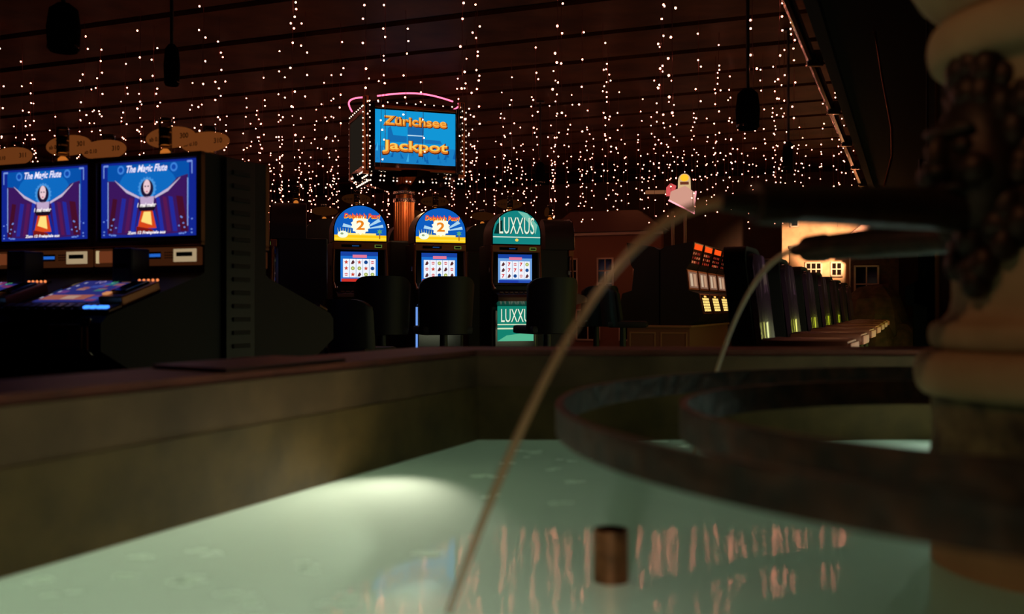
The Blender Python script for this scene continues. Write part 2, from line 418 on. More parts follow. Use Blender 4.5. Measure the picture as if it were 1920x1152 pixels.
def spout(ang, label_tip, zt):
    d = Vector((math.cos(ang), math.sin(ang), 0)); rz = ang + PI / 2
    zc = 1.225 - 0.32
    b = mask_mesh(); b.M = Matrix.Identity(4)
    m = b.build('bronze_mask', BRONZE, colm, d * 0.222 + Vector((0, 0, zc + 0.012)), rz, smooth=50)
    L = label_tip; zp = zt - 0.32
    b = MB(); pts = [d * 0.19 + Vector((0, 0, zp)), d * 0.30 + Vector((0, 0, zp)), d * (L - 0.13) + Vector((0, 0, zp)), d * (L - 0.125) + Vector((0, 0, zp)), d * (L - 0.06) + Vector((0, 0, zp)), d * (L - 0.058) + Vector((0, 0, zp)), d * L + Vector((0, 0, zp))]
    b.tube(pts, [0.044, 0.036, 0.031, 0.035, 0.033, 0.020, 0.014], 16); b.build('spout_pipe', BRONZE, colm, smooth=40)
    return d
ANG1 = math.atan2(-0.26, -1.09); ANG2 = math.atan2(1.36, -0.43)
spout(ANG1, 0.68, 1.165); spout(ANG2, 0.872, 1.146)
def jet(ang, L, reach, r0, z0, label):
    d = Vector((math.cos(ang), math.sin(ang), 0)); drop = z0 - ZW; n = 40
    pts = []; rad = []
    for i in range(n + 1):
        t = i / n; x = reach * t
        pts.append((CX + d.x * (L - 0.01 + x), CY + d.y * (L - 0.01 + x), z0 - drop * t * t))
        rad.append(r0 * (1 + 0.12 * math.sin(9 * t)) * (1 - 0.35 * t))
    b = MB(); b.tube(pts, rad, 10)
    return tag(b.build('water_jet', soft_white('falling_water', rgb(226, 176, 132), 0.30), smooth=60), label, 'water jet')
jet(ANG1, 0.68, 0.445, 0.0085, 1.165, 'near water jet arcing from the long bronze spout')
jet(ANG2, 0.872, 0.555, 0.0080, 1.146, 'far water jet arcing from the spout behind the column')

# iron hoops
def hoop(cx, cy, r, z, h, spokes, label):
    o = empty('iron_hoop', (cx, cy, z - h), 0, label, 'iron hoop', 'iron hoops around the fountain column')
    n = 120; V = []; Fc = []
    for i in range(n):
        a = 2 * PI * i / n
        for rr, zz_ in ((r, 0), (r, h), (r - 0.012, h), (r - 0.012, 0)): V.append((rr * math.cos(a), rr * math.sin(a), zz_))
    for i in range(n):
        j = (i + 1) % n
        for k in range(4): l = (k + 1) % 4; Fc.append((i * 4 + k, j * 4 + k, j * 4 + l, i * 4 + l))
    b = MB(); b.add(V, Fc); b.build('band', IRON, o, smooth=40)
    for a in spokes:
        b = MB(); d = Vector((math.cos(a), math.sin(a), 0)); p = Vector((CX - cx, CY - cy, h * 0.5)) + d * 0.24
        # run from the column to the band
        t = 0.0
        while (p + d * t).xy.length < r - 0.006: t += 0.005
        b.tube([p, p + d * t], 0.011, 8); b.build('support_bar', IRON, o, smooth=40)
    return o
hoop(1.247, 1.731, 1.17, 0.827, 0.050, (R(8), R(-25), R(52)), 'larger outer iron hoop reaching out over the water')
hoop(CX, CY, 0.69, 0.822, 0.058, (R(20), R(-12), R(40)), 'smaller inner iron hoop close around the column')

# thin board on the rim
b = MB(); pl = [(-0.636, 2.22), (-0.45, 2.69), (-0.675, 2.83), (-0.86, 2.38)]
b.prism_z(pl[::1], ZR + 0.001, ZR + 0.010); tag(b.build('thin_board', mat('red_board', rgb(116, 62, 48), 0.5)), 'thin dark red board lying flat on the left rim', 'board')

# ------------------------------------------------------------------ video slot machines, left bank
S = lambda *c: emi(*c)
def magic_picture(b, w, h):
    X = lambda x: x * w / 2; Y = lambda y: y * h / 2
    b.rect(-w / 2, -h / 2, w / 2, h / 2, 0, S(20, 40, 150, 0.9))
    b.rect(X(-.86), Y(-.2), X(.86), Y(.94), 1, S(8, 84, 176, 0.9)); b.disc(0, Y(.3), X(.62), Y(.62), 2, S(16, 110, 200, 0.9), 24)
    cape = [(-.86, .52), (-.66, .50), (-.42, .22), (-.2, .06), (.2, .06), (.42, .24), (.62, .52), (.84, .60), (.86, -.9), (.30, -.95), (.16, -.3), (-.16, -.3), (-.30, -.95), (-.86, -.9)]
    b.poly([(X(x), Y(y)) for x, y in cape], 3, S(62, 24, 96, 0.9))
    for i, (x0, x1, c) in enumerate(((-.84, -.74, (70, 16, 44)), (-.64, -.55, (38, 44, 160)), (-.48, -.40, (88, 26, 90)), (-.36, -.28, (34, 52, 176)), (.28, .36, (36, 48, 170)), (.42, .50, (92, 26, 84)), (.54, .63, (36, 44, 160)), (.70, .84, (74, 16, 44)))):
        s_ = 1 if x0 > 0 else -1
        b.poly([(X(x0), Y(-.88)), (X(x1), Y(-.88)), (X(x1 - s_ * .10), Y(.02)), (X(x0 - s_ * .10), Y(.05))], 4, S(*c, 0.9))
    for sx in (-1, 1):                                                   # raised arms
        b.poly([(X(sx * .70), Y(.54)), (X(sx * .44), Y(.26)), (X(sx * .16), Y(.06)), (X(sx * .16), Y(.00)), (X(sx * .44), Y(.18)), (X(sx * .68), Y(.50))], 5, S(206, 190, 220, 0.9))
    b.star(0, Y(.28), X(.20), 5, S(70, 150, 226, 0.95), 18, 0.86)
    b.disc(0, Y(.27), X(.135), Y(.24), 6, S(32, 22, 54, 0.9), 20)       # hair
    b.disc(0, Y(.32), X(.075), Y(.19), 7, S(240, 206, 214, 0.95), 18)   # face
    b.disc(X(-.03), Y(.33), X(.017), Y(.02), 8, S(60, 30, 60)); b.disc(X(.03), Y(.33), X(.017), Y(.02), 8, S(60, 30, 60)); b.disc(0, Y(.19), X(.022), Y(.016), 8, S(190, 50, 70))
    b.poly([(X(-.15), Y(.06)), (X(.15), Y(.06)), (X(.13), Y(-.2)), (X(-.13), Y(-.2))], 6, S(196, 170, 206, 0.95))
    b.poly([(X(-.2), Y(-.17)), (X(.2), Y(-.17)), (X(.15), Y(-.32)), (X(-.15), Y(-.32))], 7, S(24, 12, 30))
    b.poly([(X(-.12), Y(-.32)), (X(.12), Y(-.32)), (X(.2), Y(-.78)), (X(-.2), Y(-.78))], 7, S(214, 70, 26, 1))
    b.poly([(X(-.06), Y(-.34)), (X(.08), Y(-.34)), (X(.11), Y(-.7)), (X(-.12), Y(-.6))], 8, S(252, 214, 120, 1.1))
    b.poly([(X(-.22), Y(-.72)), (X(.1), Y(-.8)), (X(.2), Y(-.92)), (X(-.22), Y(-.92))], 9, S(120, 22, 22))
    for sx in (-1, 1):
        b.rect(X(sx * .84 - .008), Y(-.75), X(sx * .84 + .008), Y(.5), 5, S(150, 180, 240)); rnd = random.Random(5)
        for k in range(14): b.disc(X(sx * (.93 - rnd.random() * .28)), Y(-.95 + rnd.random() ** 2 * .5), X(.02), Y(.022), 6, S(110, 140, 224), 7)
        b.disc(X(sx * .56), Y(.8), X(.075), Y(.12), 6, S(60, 130, 220), 14); b.disc(X(sx * .56), Y(.8), X(.045), Y(.07), 7, S(16, 70, 170), 14)
        b.rect(X(sx * .93 - .01), Y(.6), X(sx * .93 + .01), Y(.94), 6, S(120, 150, 226)); b.rect(X(sx * .88 - .05), Y(.90), X(sx * .88 + .05), Y(.95), 6, S(120, 150, 226))
    b.text('The Magic Flute', 0, Y(.78), X(.86), Y(.25), 8, S(236, 230, 250, 1.1), 0.35, 0.02)
    b.text('1 mal mehr', 0, Y(-.16), X(.40), Y(.11), 9, S(250, 244, 240, 1.1), 0.25, 0.03)
    b.text('Zum 12 Freispiele aus', 0, Y(-.9), X(.8), Y(.10), 11, S(250, 244, 250, 1.1), 0.2, 0.03)
def table_picture(b, w, h, seed):
    rnd = random.Random(seed)
    b.rect(-w / 2, -h / 2, w / 2, h / 2, 0, S(52, 56, 140, 0.6))
    for k in range(26):
        x = rnd.uniform(-.42, .42) * w; y = rnd.uniform(-.44, .44) * h
        c = rnd.choice(((170, 104, 110), (120, 70, 150), (70, 90, 190), (196, 140, 120), (60, 130, 140), (150, 60, 110)))
        b.rect(x - w * .07, y - h * .05, x + w * .07, y + h * .05, 1 + k % 5, S(*c, 0.6))
    b.rect(-w * .42, -h * .46, w * .30, -h * .24, 7, S(190, 110, 96, 0.6)); b.rect(-w * .1, -h * .44, w * .12, -h * .28, 8, S(214, 170, 150, 0.6))
    for i in range(6): b.rect(-w * .46 + i * w * .02, -h * .4 + i * h * .14, -w * .43 + i * w * .02, -h * .34 + i * h * .14, 8, S(206, 206, 230, 0.7))
    b.text('10', -w * .12, h * .36, w * .12, h * .12, 8, S(190, 170, 220, 0.7)); b.text('0', w * .12, h * .34, w * .07, h * .12, 8, S(100, 220, 150, 0.7))
def tower_lamp(root, x, y, z, num, val, both=False, glow=.3):
    b = MB(); b.lathe([(0.031, 0), (0.031, 0.195)], 18, None, (x, y, z)); t = b.build('lamp_tube', TUBE, root, smooth=40)
    for k in range(4):
        b = MB(); b.lathe([(0.028, 0), (0.033, 0.003), (0.033, 0.008), (0.028, 0.011)], 18, None, (x, y, z + 0.002 + k * 0.060)); b.build('lamp_ring', CHROME, t, smooth=40)
    b = MB(); b.lathe([(0.024, 0.012), (0.024, 0.035), (0.012, 0.048)], 14, None, (x, y, z)); b.build('amber_glow', emi(255, 150, 60, 0.7), t)
    b = MB(); b.lathe([(0.026, 0.060), (0.026, 0.1)], 14, None, (x, y, z)); b.build('red_lens', mat('dark_red_lens', rgb(58, 20, 16), 0.3), t)
    b = MB(); b.lathe([(0.026, 0.108), (0.026, 0.15)], 14, None, (x, y, z)); b.build('dark_lens', GLOSSBLK, t)
    # oval price and number plaque behind the tube
    b = MB(); n = 40; pts = [(0.150 * math.copysign(abs(math.cos(2 * PI * i / n)) ** 0.9, math.cos(2 * PI * i / n)), 0.052 * math.sin(2 * PI * i / n)) for i in range(n)]
    b.prism_y([(x + p[0], z + 0.110 + p[1]) for p in pts], y + 0.034, y + 0.040, emi(176, 96, 44, glow))
    b.M = front(x, y + 0.034, z + 0.110)
    b.text(val, -0.085, -0.004, 0.085, 0.022, 2, SIGNM, 0.0, 0.02); b.text(num, 0.085, 0.004, 0.05, 0.026, 2, SIGNM, 0.0, 0.02)
    if both:
        b.M = basis((x, y + .040, z + .110), (-1, 0, 0), (0, 1, 0)); b.text(val, -0.085, -0.004, 0.085, 0.022, 2, SIGNM, 0.0, 0.02); b.text(num, 0.085, 0.004, 0.05, 0.026, 2, SIGNM, 0.0, 0.02)
    b.build('number_sign', None, root)
def video_slot(loc, rz, label, num, val, lit=True, lx=0.0):
    o = empty('video_slot_machine', loc, rz, label, 'slot machine', 'video slot machines in the left bank')
    prof = [(-.44, 0), (.232, 0), (.232, 1.518), (0.0, 1.518), (0.0, .962), (-.03, .945), (-.60, .765), (-.635, .735), (-.635, .62), (-.44, .52)]
    b = MB(); b.prism(prof[::-1], -.322, .322); b.build('cabinet', GREYSIDE, o)
    b = MB()
    for x in (-.312, .312): b.box((x, -.012, 1.305), (.024, .03, .43), None, .004)
    for z in (1.10, 1.507): b.box((0, -.012, z), (.648, .03, .026), None, .004)
    b.build('screen_frame', mat('bronze_frame', rgb(150, 96, 58), 0.45, 0.7), o)
    b = MB(); b.box((0, -.004, 1.305), (.60, .01, .40)); sc = b.build('screen_panel', GLOSSBLK, o)
    b = MB(); b.M = front(0, -.0105, 1.312); magic_picture(b, .565, .358); b.build('screen_picture', None, sc)
    # chrome strip and plates, reflected light put in as glow; display and speaker holes
    b = MB(); b.box((0, -.014, 1.037), (.625, .028, .085), None, .005); st = b.build('chrome_glow_strip', emi(130, 70, 38, .16), o)
    b = MB(); b.box((.02, -.03, 1.042), (.15, .006, .034), None, .002); b.build('display', GLOSSBLK, st)
    b = MB(); b.box((.06, -.034, 1.042), (.07, .002, .014)); b.build('display_light', emi(40, 110, 220, 0.8), st)
    b = MB()
    for i in range(5):
        for j in range(3): b.box((.12 + i * .012, -.029, 1.03 + j * .012), (.006, .003, .006))
    stuff(b.build('speaker_holes', BLACKER, st))
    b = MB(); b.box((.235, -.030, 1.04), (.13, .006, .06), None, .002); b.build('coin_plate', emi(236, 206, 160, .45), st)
    b = MB(); b.box((.235, -.035, 1.045), (.09, .006, .02), None, .002); b.build('coin_slot', BLACKER, st)
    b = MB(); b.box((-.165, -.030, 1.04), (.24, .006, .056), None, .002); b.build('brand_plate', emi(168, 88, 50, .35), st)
    b = MB(); b.box((-.285, -.031, 1.04), (.02, .006, .06), None, .002); b.build('end_glow', emi(255, 226, 170, 0.5), st)
    # note acceptor post
    b = MB(); b.box((.01, -.13, .99), (.115, .12, .16), None, .01); na = b.build('note_acceptor', BLACK, o)
    b = MB(); b.box((.01, -.193, .985), (.07, .008, .015)); b.build('note_slot', GLOSSBLK, na)
    # slanted console
    sl = Vector((0, -.57, -.18)).normalized(); nrm = Vector((0, -.30, .954)).normalized()
    def on(x, t, up=0.0): return Vector((x, -.03, .945)) + sl * t + nrm * up
    b = MB(); b.M = basis(on(-.06, .285, .006), (1, 0, 0), nrm); b.box((0, 0, -.001), (.44, .40, .012), GLOSSBLK, .004); ls = b.build('touch_screen', None, o)
    b = MB(); b.M = basis(on(-.06, .285, .014), (1, 0, 0), nrm); table_picture(b, .36, .33, hash(num) % 97); b.build('screen_picture', None, ls)
    b = MB(); b.M = basis(on(0, .54, .012), (1, 0, 0), nrm); b.box((0, 0, 0), (.63, .085, .02), None, .006); bd = b.build('button_deck', mat('deck_bronze', rgb(66, 42, 32), 0.25, 0.8), o)
    for i in range(9):
        b = MB(); b.M = basis(on(-.27 + i * .05, .54, .024), (1, 0, 0), nrm); b.box((0, 0, 0), (.036, .05, .01), None, .003); b.build('button', mat('dull_button', rgb(112, 76, 58), 0.35), bd)
    for x in (.19, .225, .262, .29):
        b = MB(); b.M = basis(on(x, .565, .026), (1, 0, 0), nrm); b.box((0, 0, 0), (.026, .02, .012), None, .004); b.build('blue_light', emi(60, 130, 255, 2.2), bd)
    b = MB(); b.M = basis(on(.235, .36, .02), (1, 0, 0), nrm); b.box((0, 0, 0), (.125, .24, .05), None, .008); kt = b.build('card_terminal', mat('terminal_bronze', rgb(170, 104, 62), 0.35, 0.5), o)
    b = MB(); b.M = basis(on(.235, .35, .05), (1, 0, 0), nrm); b.box((0, 0, 0), (.085, .15, .012), None, .004); b.build('card_screen', GLOSSBLK, kt)
    b = MB(); b.M = basis(on(.195, .445, .05), (1, 0, 0), nrm); b.box((0, 0, 0), (.03, .03, .008), None, .003); b.build('card_button', emi(255, 170, 110, 0.6), kt)
    for k in range(5):
        b = MB(); q = on(.185 + k * .025, .235, .046); b.ball(q, .006); b.build('terminal_lamp', emi(255, 140, 80, 1.2), kt)
    b = MB(); b.box((.14, -.64, .68), (.18, .02, .10), None, .006); cp = b.build('coin_panel', mat('terminal_bronze', rgb(170, 104, 62), 0.35, 0.5), o)
    b = MB(); b.box((.12, -.652, .69), (.07, .008, .05), None, .003); b.build('coin_return', BLACKER, cp)
    for k in range(2):
        b = MB(); b.tube([(.245 + k * .028, -.64, .60), (.245 + k * .028, -.66, .63), (.245 + k * .028, -.66, .72), (.245 + k * .028, -.64, .75)], .010, 10); b.build('chrome_grip', CHROME, cp, smooth=40)
    b = MB(); b.box((-.12, -.455, .42), (.10, .02, .035), None, .003); b.build('name_plate', mat('pink_bronze', rgb(150, 84, 62), 0.3, 0.6), o)
    tower_lamp(o, lx, .11, 1.518, num, val, lx != 0)
    return o
Wm = 0.653
base = Vector((-1.417, 4.6, FLOOR))
def bank(i, back):
    c = base - U * (Wm * (i + .5))
    if back: c = c + W * 0.472
    return c
BANKLAB = [('video slot machine with a winged woman on screen, right one of the front pair', '300', 'ab 0.10'), ('video slot machine with a winged woman on screen, left one of the front pair', '301', 'ab 0.10')]
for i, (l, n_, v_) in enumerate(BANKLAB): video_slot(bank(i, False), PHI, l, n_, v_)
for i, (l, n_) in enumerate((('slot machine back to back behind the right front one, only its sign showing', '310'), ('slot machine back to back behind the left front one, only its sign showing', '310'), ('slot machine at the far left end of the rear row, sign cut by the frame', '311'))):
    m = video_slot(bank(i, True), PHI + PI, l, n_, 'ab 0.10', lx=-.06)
# louvred end panel between the two rows
o = empty('louvred_end_panel', base + W * 0.237 + U * 0.004, PHI, 'tall charcoal end panel with louvres closing the left machine bank', 'panel')
b = MB(); b.box((.008, 0, .76), (.016, .22, 1.50), None, .003); b.build('panel', BLACK, o)
for k in range(22):
    b = MB(); b.box((.020, 0, .10 + k * .064), (.008, .13, .02), None, .002); b.build('louvre', GREYSIDE, o)

# ------------------------------------------------------------------ arched slot machines on the carousel
def pearl_marquee(b, w, h):
    n = 24; arch = [(-w / 2, 0)] + [(-w / 2 * math.cos(PI * i / n), h * .30 + h * .70 * math.sin(PI * i / n)) for i in range(n + 1)] + [(w / 2, 0)]
    b.poly(arch[::-1], 0, S(14, 92, 190, 1))
    for a0, a1 in ((8, 18), (30, 42), (160, 172)):
        b.poly([(w * .05, h * .33), (w * .05 + w * .40 * math.cos(R(a0)), h * .33 + w * .40 * math.sin(R(a0)) * .8), (w * .05 + w * .40 * math.cos(R(a1)), h * .33 + w * .40 * math.sin(R(a1)) * .8)], 1, S(170, 214, 240, 1))
    b.rect(-w / 2, 0, w / 2, h * .165, 2, S(250, 196, 20, 1.1)); b.rect(-w * .3, h * .165, w * .3, h * .22, 2, S(255, 226, 120, 1.1)); b.rect(-w * .5, h * .04, w * .5, h * .09, 3, S(255, 214, 60, 1.1))
    b.star(0, h * .45, w * .19, 3, S(250, 246, 220, 1.1), 14, .84)
    b.text('2', 0, h * .45, w * .16, h * .27, 5, S(226, 128, 24, 1.1), 0, .03)
    b.text("Dolphin's Pearl", w * .03, h * .70, w * .70, h * .18, 5, S(226, 60, 40, 1.1), 0.2, .03); b.text("Dolphin's Pearl", w * .035, h * .675, w * .70, h * .16, 4, S(250, 200, 40, 1.1), 0.2, .03)
    b.disc(-w * .34, h * .18, w * .10, h * .10, 5, S(236, 244, 226, 1.1)); b.disc(-w * .355, h * .20, w * .03, h * .03, 6, S(150, 170, 130, 1))
    for k in range(6): b.poly([(-w * .43 + k * w * .045, h * .22), (-w * .415 + k * w * .045, h * .22), (-w * .44 + k * w * .052, h * .38)], 4, S(232, 226, 90, 1.1))
    b.rect(w * .36, h * .06, w * .38, h * .25, 5, S(150, 100, 40, 1)); b.star(w * .37, h * .27, w * .06, 6, S(90, 170, 110, 1), 6)
def lux_marquee(b, w, h):
    n = 24; arch = [(-w / 2, 0)] + [(-w / 2 * math.cos(PI * i / n), h * .30 + h * .70 * math.sin(PI * i / n)) for i in range(n + 1)] + [(w / 2, 0)]
    b.poly(arch[::-1], 0, S(22, 140, 136, 0.85))
    b.poly([(w * .02, h * .98), (w * .22, h * .93), (w * .44, h * .58), (w * .40, h * .30), (w * .28, h * .6)], 1, S(120, 200, 180, 0.9))
    b.poly([(-w * .48, h * .30), (-w * .30, h * .30), (-w * .30, h * .72), (-w * .42, h * .58)], 1, S(8, 50, 46, 0.8))
    lux_words(b, 0, h * .55, w * .74, h * .50)
    b.rect(-w * .5, h * .19, w * .5, h * .22, 3, S(220, 240, 220, 0.9)); b.disc(0, h * .12, w * .035, h * .045, 4, S(240, 210, 90, 1))
def lux_words(b, x, y, w, h):
    b.text('LUXXUS', x, y, w, h, 4, S(226, 240, 216, 1.05), 0, .0); b.text('LUXXUS', x + w * .012, y - h * .03, w, h, 3, S(60, 60, 50, 0.6), 0, .0)
def reels(b, w, h, seed, lux=False):
    rnd = random.Random(seed)
    b.rect(-w / 2, -h / 2, w / 2, h / 2, 0, S(30, 110, 205, 1) if not lux else S(110, 160, 220, 1))
    b.rect(-w * .5, h * .36, w * .5, h * .5, 1, S(24, 66, 160, 1)); b.rect(-w * .18, h * .30, w * .2, h * .40, 2, S(226, 120, 150, 1))
    b.rect(-w * .44, -h * .36, w * .44, h * .26, 1, S(236, 240, 248, 1.05))
    for i in range(6): b.rect(-w * .44 + i * w * .176 - .002, -h * .36, -w * .44 + i * w * .176 + .002, h * .26, 2, S(120, 150, 200, 1))
    for i in range(5):
        for j in range(3):
            x = -w * .352 + i * w * .176; y = h * .15 - j * h * .205; r = w * .052
            k = rnd.randrange(5)
            if lux and rnd.random() < .35: b.text('7', x, y, r * 1.6, r * 2, 3, S(220, 30, 40, 1), 0, .04)
            elif k == 0: b.star(x, y, r * 1.2, 3, S(206, 70, 50, 1))
            elif k == 1: b.disc(x, y, r, r, 3, S(20, 70, 140, 1), 10)
            elif k == 2: b.disc(x, y, r, r, 3, S(150, 170, 70, 1), 10); b.disc(x, y, r * .5, r * .5, 4, S(220, 220, 150, 1), 8)
            elif k == 3: b.poly([(x - r, y - r), (x + r * .2, y - r), (x + r, y), (x + r * .2, y + r * 1.2), (x - r * .5, y + r * .4)], 3, S(90, 44, 50, 1))
            else: b.disc(x, y, r, r * .8, 3, S(214, 100, 110, 1), 10); b.rect(x - r, y - r * .2, x + r, y + r * .2, 4, S(250, 240, 240, 1))
    b.rect(-w * .48, -h * .5, w * .1, -h * .40, 2, S(206, 50, 40, 1) if not lux else S(30, 60, 170, 1)); b.rect(w * .1, -h * .5, w * .48, -h * .40, 2, S(40, 80, 180, 1))
def arched_slot(loc, rz, label, kind, group='arched slot machines on the round carousel', belly=None, side_led=None):
    o = empty('arched_slot_machine', loc, rz, label, 'slot machine', group)
    b = MB(); b.box((0, .27, .73), (.52, .46, 1.46), None, .012); b.build('cabinet', BLACK, o)
    n = 24; w, h = .54, .365
    arch = [(-w / 2, 1.455)] + [(-w / 2 * math.cos(PI * i / n), 1.455 + h * .30 + h * .70 * math.sin(PI * i / n)) for i in range(n + 1)] + [(w / 2, 1.455)]
    b = MB(); b.prism_y(arch[::-1], -.03, .30); tp = b.build('arch_topper', BLACK, o, smooth=30)
    b = MB(); b.M = front(0, -.032, 1.462)
    (pearl_marquee if kind == 'pearl' else lux_marquee)(b, w * .965, h * .965); b.build('marquee_picture', None, tp)
    b = MB(); b.tube([(p[0] * .995, -.033, p[1]) for p in arch], .006, 6); b.build('marquee_edge', GLOSSBLK, tp)
    fm = mat('copper_fascia', rgb(160, 96, 60), 0.35, 0.7)
    b = MB(); b.box((0, .0, 1.413), (.54, .06, .075), None, .008); f = b.build('display_fascia', fm, o)
    b = MB(); b.box((-.09, -.032, 1.412), (.20, .006, .028), None, .003); b.build('credit_display', GLOSSBLK, f)
    b = MB(); b.box((-.05, -.036, 1.412), (.07, .002, .010)); b.build('display_digits', emi(40, 100, 180, 0.35), f)
    b = MB(); b.box((.18, -.032, 1.412), (.075, .006, .032), None, .003); g = b.build('green_display', emi(116, 150, 60, 0.5), f)
    b = MB(); b.box((.18, -.036, 1.412), (.055, .003, .016)); b.build('display_center', BLACKER, f)
    b = MB(); b.box((0, .035, 1.20), (.50, .05, .36), None, .01); mo = b.build('monitor', GLOSSBLK, o)
    b = MB(); b.M = front(-.005, .008, 1.205); reels(b, .375, .30, len(label) * 7 + int(loc[0] * 10), kind == 'lux'); b.build('reel_picture', None, mo)
    for x in (-.262, .262):
        b = MB(); b.tube([(x, -.01, 1.38), (x * 1.03, -.015, 1.2), (x * 1.03, -.02, 1.05), (x * .96, -.06, .985)], .013, 8); b.build('side_rail', fm, o, smooth=40)
    dk = [(.04, .98), (-.16, .93), (-.19, .90), (-.19, .86), (.04, .80)]
    b = MB(); b.prism(dk, -.25, .25); d = b.build('deck', mat('deck_bronze', rgb(66, 42, 32), 0.25, 0.8), o)
    for k in range(8):
        b = MB(); b.box((-.19 + k * .054, -.10, .952), (.036, .03, .014), None, .004); b.build('button', mat('dull_button', rgb(112, 76, 58), 0.35), d)
    b = MB(); b.ball((-.235, -.02, .995), .013); b.build('lock_knob', CHROME, o, smooth=60)
    b = MB(); b.box((-.29, .03, 1.19), (.012, .03, .05), None, .003); b.build('key_switch', CHROME, o)
    b = MB(); b.box((0, .03, .46), (.46, .04, .62), None, .01); bl = b.build('belly_panel', GLOSSBLK, o)
    if kind == 'lux':
        b = MB(); b.M = front(0, .008, .64); b.rect(-.20, -.2, .20, .17, 0, S(20, 130, 110, 0.95)); b.rect(-.2, -.03, .2, -.02, 2, S(220, 240, 200, 0.9)); b.rect(-.2, -.075, .2, -.06, 2, S(220, 240, 200, 0.9)); b.poly([(-.2, -.2), (.2, -.2), (.2, -.1), (-.1, -.14)], 1, S(90, 190, 150, .9)); lux_words(b, 0.02, .07, .36, .14); b.build('belly_picture', None, bl)
    elif belly:
        b = MB(); b.M = front(0, .008, .56); b.rect(-.20, -.22, .20, .22, 0, S(*belly)); b.rect(-.16, -.05, .16, .1, 1, S(250, 250, 190, 1.2)); b.build('belly_picture', None, bl)
    if side_led:
        b = MB(); b.tube([(-.245, -.005, .34), (-.245, -.005, .80)], .011, 8); b.build('light_tube', emi(*side_led), o)
        b = MB(); b.ball((-.245, -.005, .315), .014); b.build('amber_lamp', emi(255, 170, 90, 0.8), o)
    tower_lamp(o, 0, .20, 1.80, '2%d' % (10 + len(label) % 9), 'ab 0.10', False, .05)
    b = MB(); b.box((0, .24, .05), (.56, .56, .10), None, .01); b.build('plinth', BLACKER, o)
    b = MB(); b.tube([(-.28, -.06, .12), (.28, -.06, .12)], .013, 8); b.build('foot_rail', BRASS, o)
    return o
CR = R(17.6); FZ = FLOOR
c1 = Vector((-1.527, 10.0, FZ)); c2 = Vector((-.741, 10.25, FZ)); c3 = Vector((.04, 10.5, FZ))
arched_slot(c1, CR, 'arched slot machine with blue pearl marquee, left of the copper pillar', 'pearl')
arched_slot(c2, CR, 'arched slot machine with blue pearl marquee, right of the copper pillar', 'pearl', side_led=(120, 170, 255, 0.8))
arched_slot(c3, CR, 'arched slot machine with teal marquee and teal belly glass', 'lux')
arched_slot(Vector((-2.32, 9.75, FZ)), R(-79), 'arched slot machine seen side-on at the left end of the carousel', 'pearl')
arched_slot(Vector((.64, 11.65, FZ)), R(98), 'arched slot machine seen side-on right of the teal one', 'lux', belly=(206, 220, 70, 1.2))
n_ = Vector((-math.sin(CR), math.cos(CR), 0)); t_ = Vector((math.cos(CR), math.sin(CR), 0))
for px, lab in ((604, 'dark backed slot machine in the gap behind the left end of the carousel'), (896, 'dark backed slot machine in the gap left of the teal machine'), (762, 'dark backed slot machine behind the copper pillar')):
    dd = 12.1 + (px - 762) * .0022
    arched_slot(Vector(((px - 960) / F * dd, dd, FZ)), CR + PI, lab, 'pearl')

# jackpot tower over the carousel
TC = Vector((-1.19, 10.98, FZ)); TR = R(20)
jt = empty('jackpot_tower', TC, TR, 'jackpot display tower on a fluted copper pillar with pink neon arcs', 'display tower')
b = MB(); n = 96; V = []; Fc = []
for z in (1.5, 1.97):
    for i in range(n):
        r = .105 + .008 * (1 if i % 4 < 2 else -1); V.append((r * math.cos(2 * PI * i / n), r * math.sin(2 * PI * i / n), z))
for i in range(n): j = (i + 1) % n; Fc.append((i, j, n + j, n + i))
Fc.append(tuple(range(n, 2 * n))); b.add(V, Fc); b.build('fluted_pillar', mat('copper_pillar', rgb(206, 124, 72), 0.42, 0.6), jt)
b = MB(); b.box((0, 0, .76), (.40, .36, 1.52), None, .02); b.build('pillar_base', BLACK, jt)
for k, r in enumerate((.12, .09, .12)):
    b = MB(); b.lathe([(r, 1.95 + k * .045), (r, 1.99 + k * .045)], 24); b.build('neck_collar', CHROME if k != 1 else BRASS, jt, smooth=30)
TZ = 2.07
b = MB(); b.lathe([(.16, TZ), (.55, TZ + .10), (.58, TZ + .17)], 8); b.build('under_cone', mat('mirror_bronze', rgb(90, 56, 38), 0.12, 1.0), jt)
b = MB(); b.box((0, .06, TZ + .53), (.86, .86, .76), None, .02); b.build('core', mat('mirror_bronze', rgb(90, 56, 38), 0.12, 1.0), jt)
def bulbs(name, pts, r, m, parent):
    b = MB()
    for p in pts: b.ball(p, r, None, 6, 4)
    return stuff(b.build(name, m, parent))
WB = emi(255, 224, 196, 2.2)
pts = []
for i in range(8):
    for j in range(3):
        for s_ in (0, 1): pts.append((-.50 + i * .143 + s_ * .04, -.44 + .03 * j - .02, TZ + .155 - j * .045))
bulbs('under_bulbs', pts, .009, WB, jt)
pts = []
for i in range(8):
    for j in range(3): pts.append((-.53 + .03 * j, -.36 + i * .09, TZ + .155 - j * .045))
bulbs('side_under_bulbs', pts, .010, WB, jt)
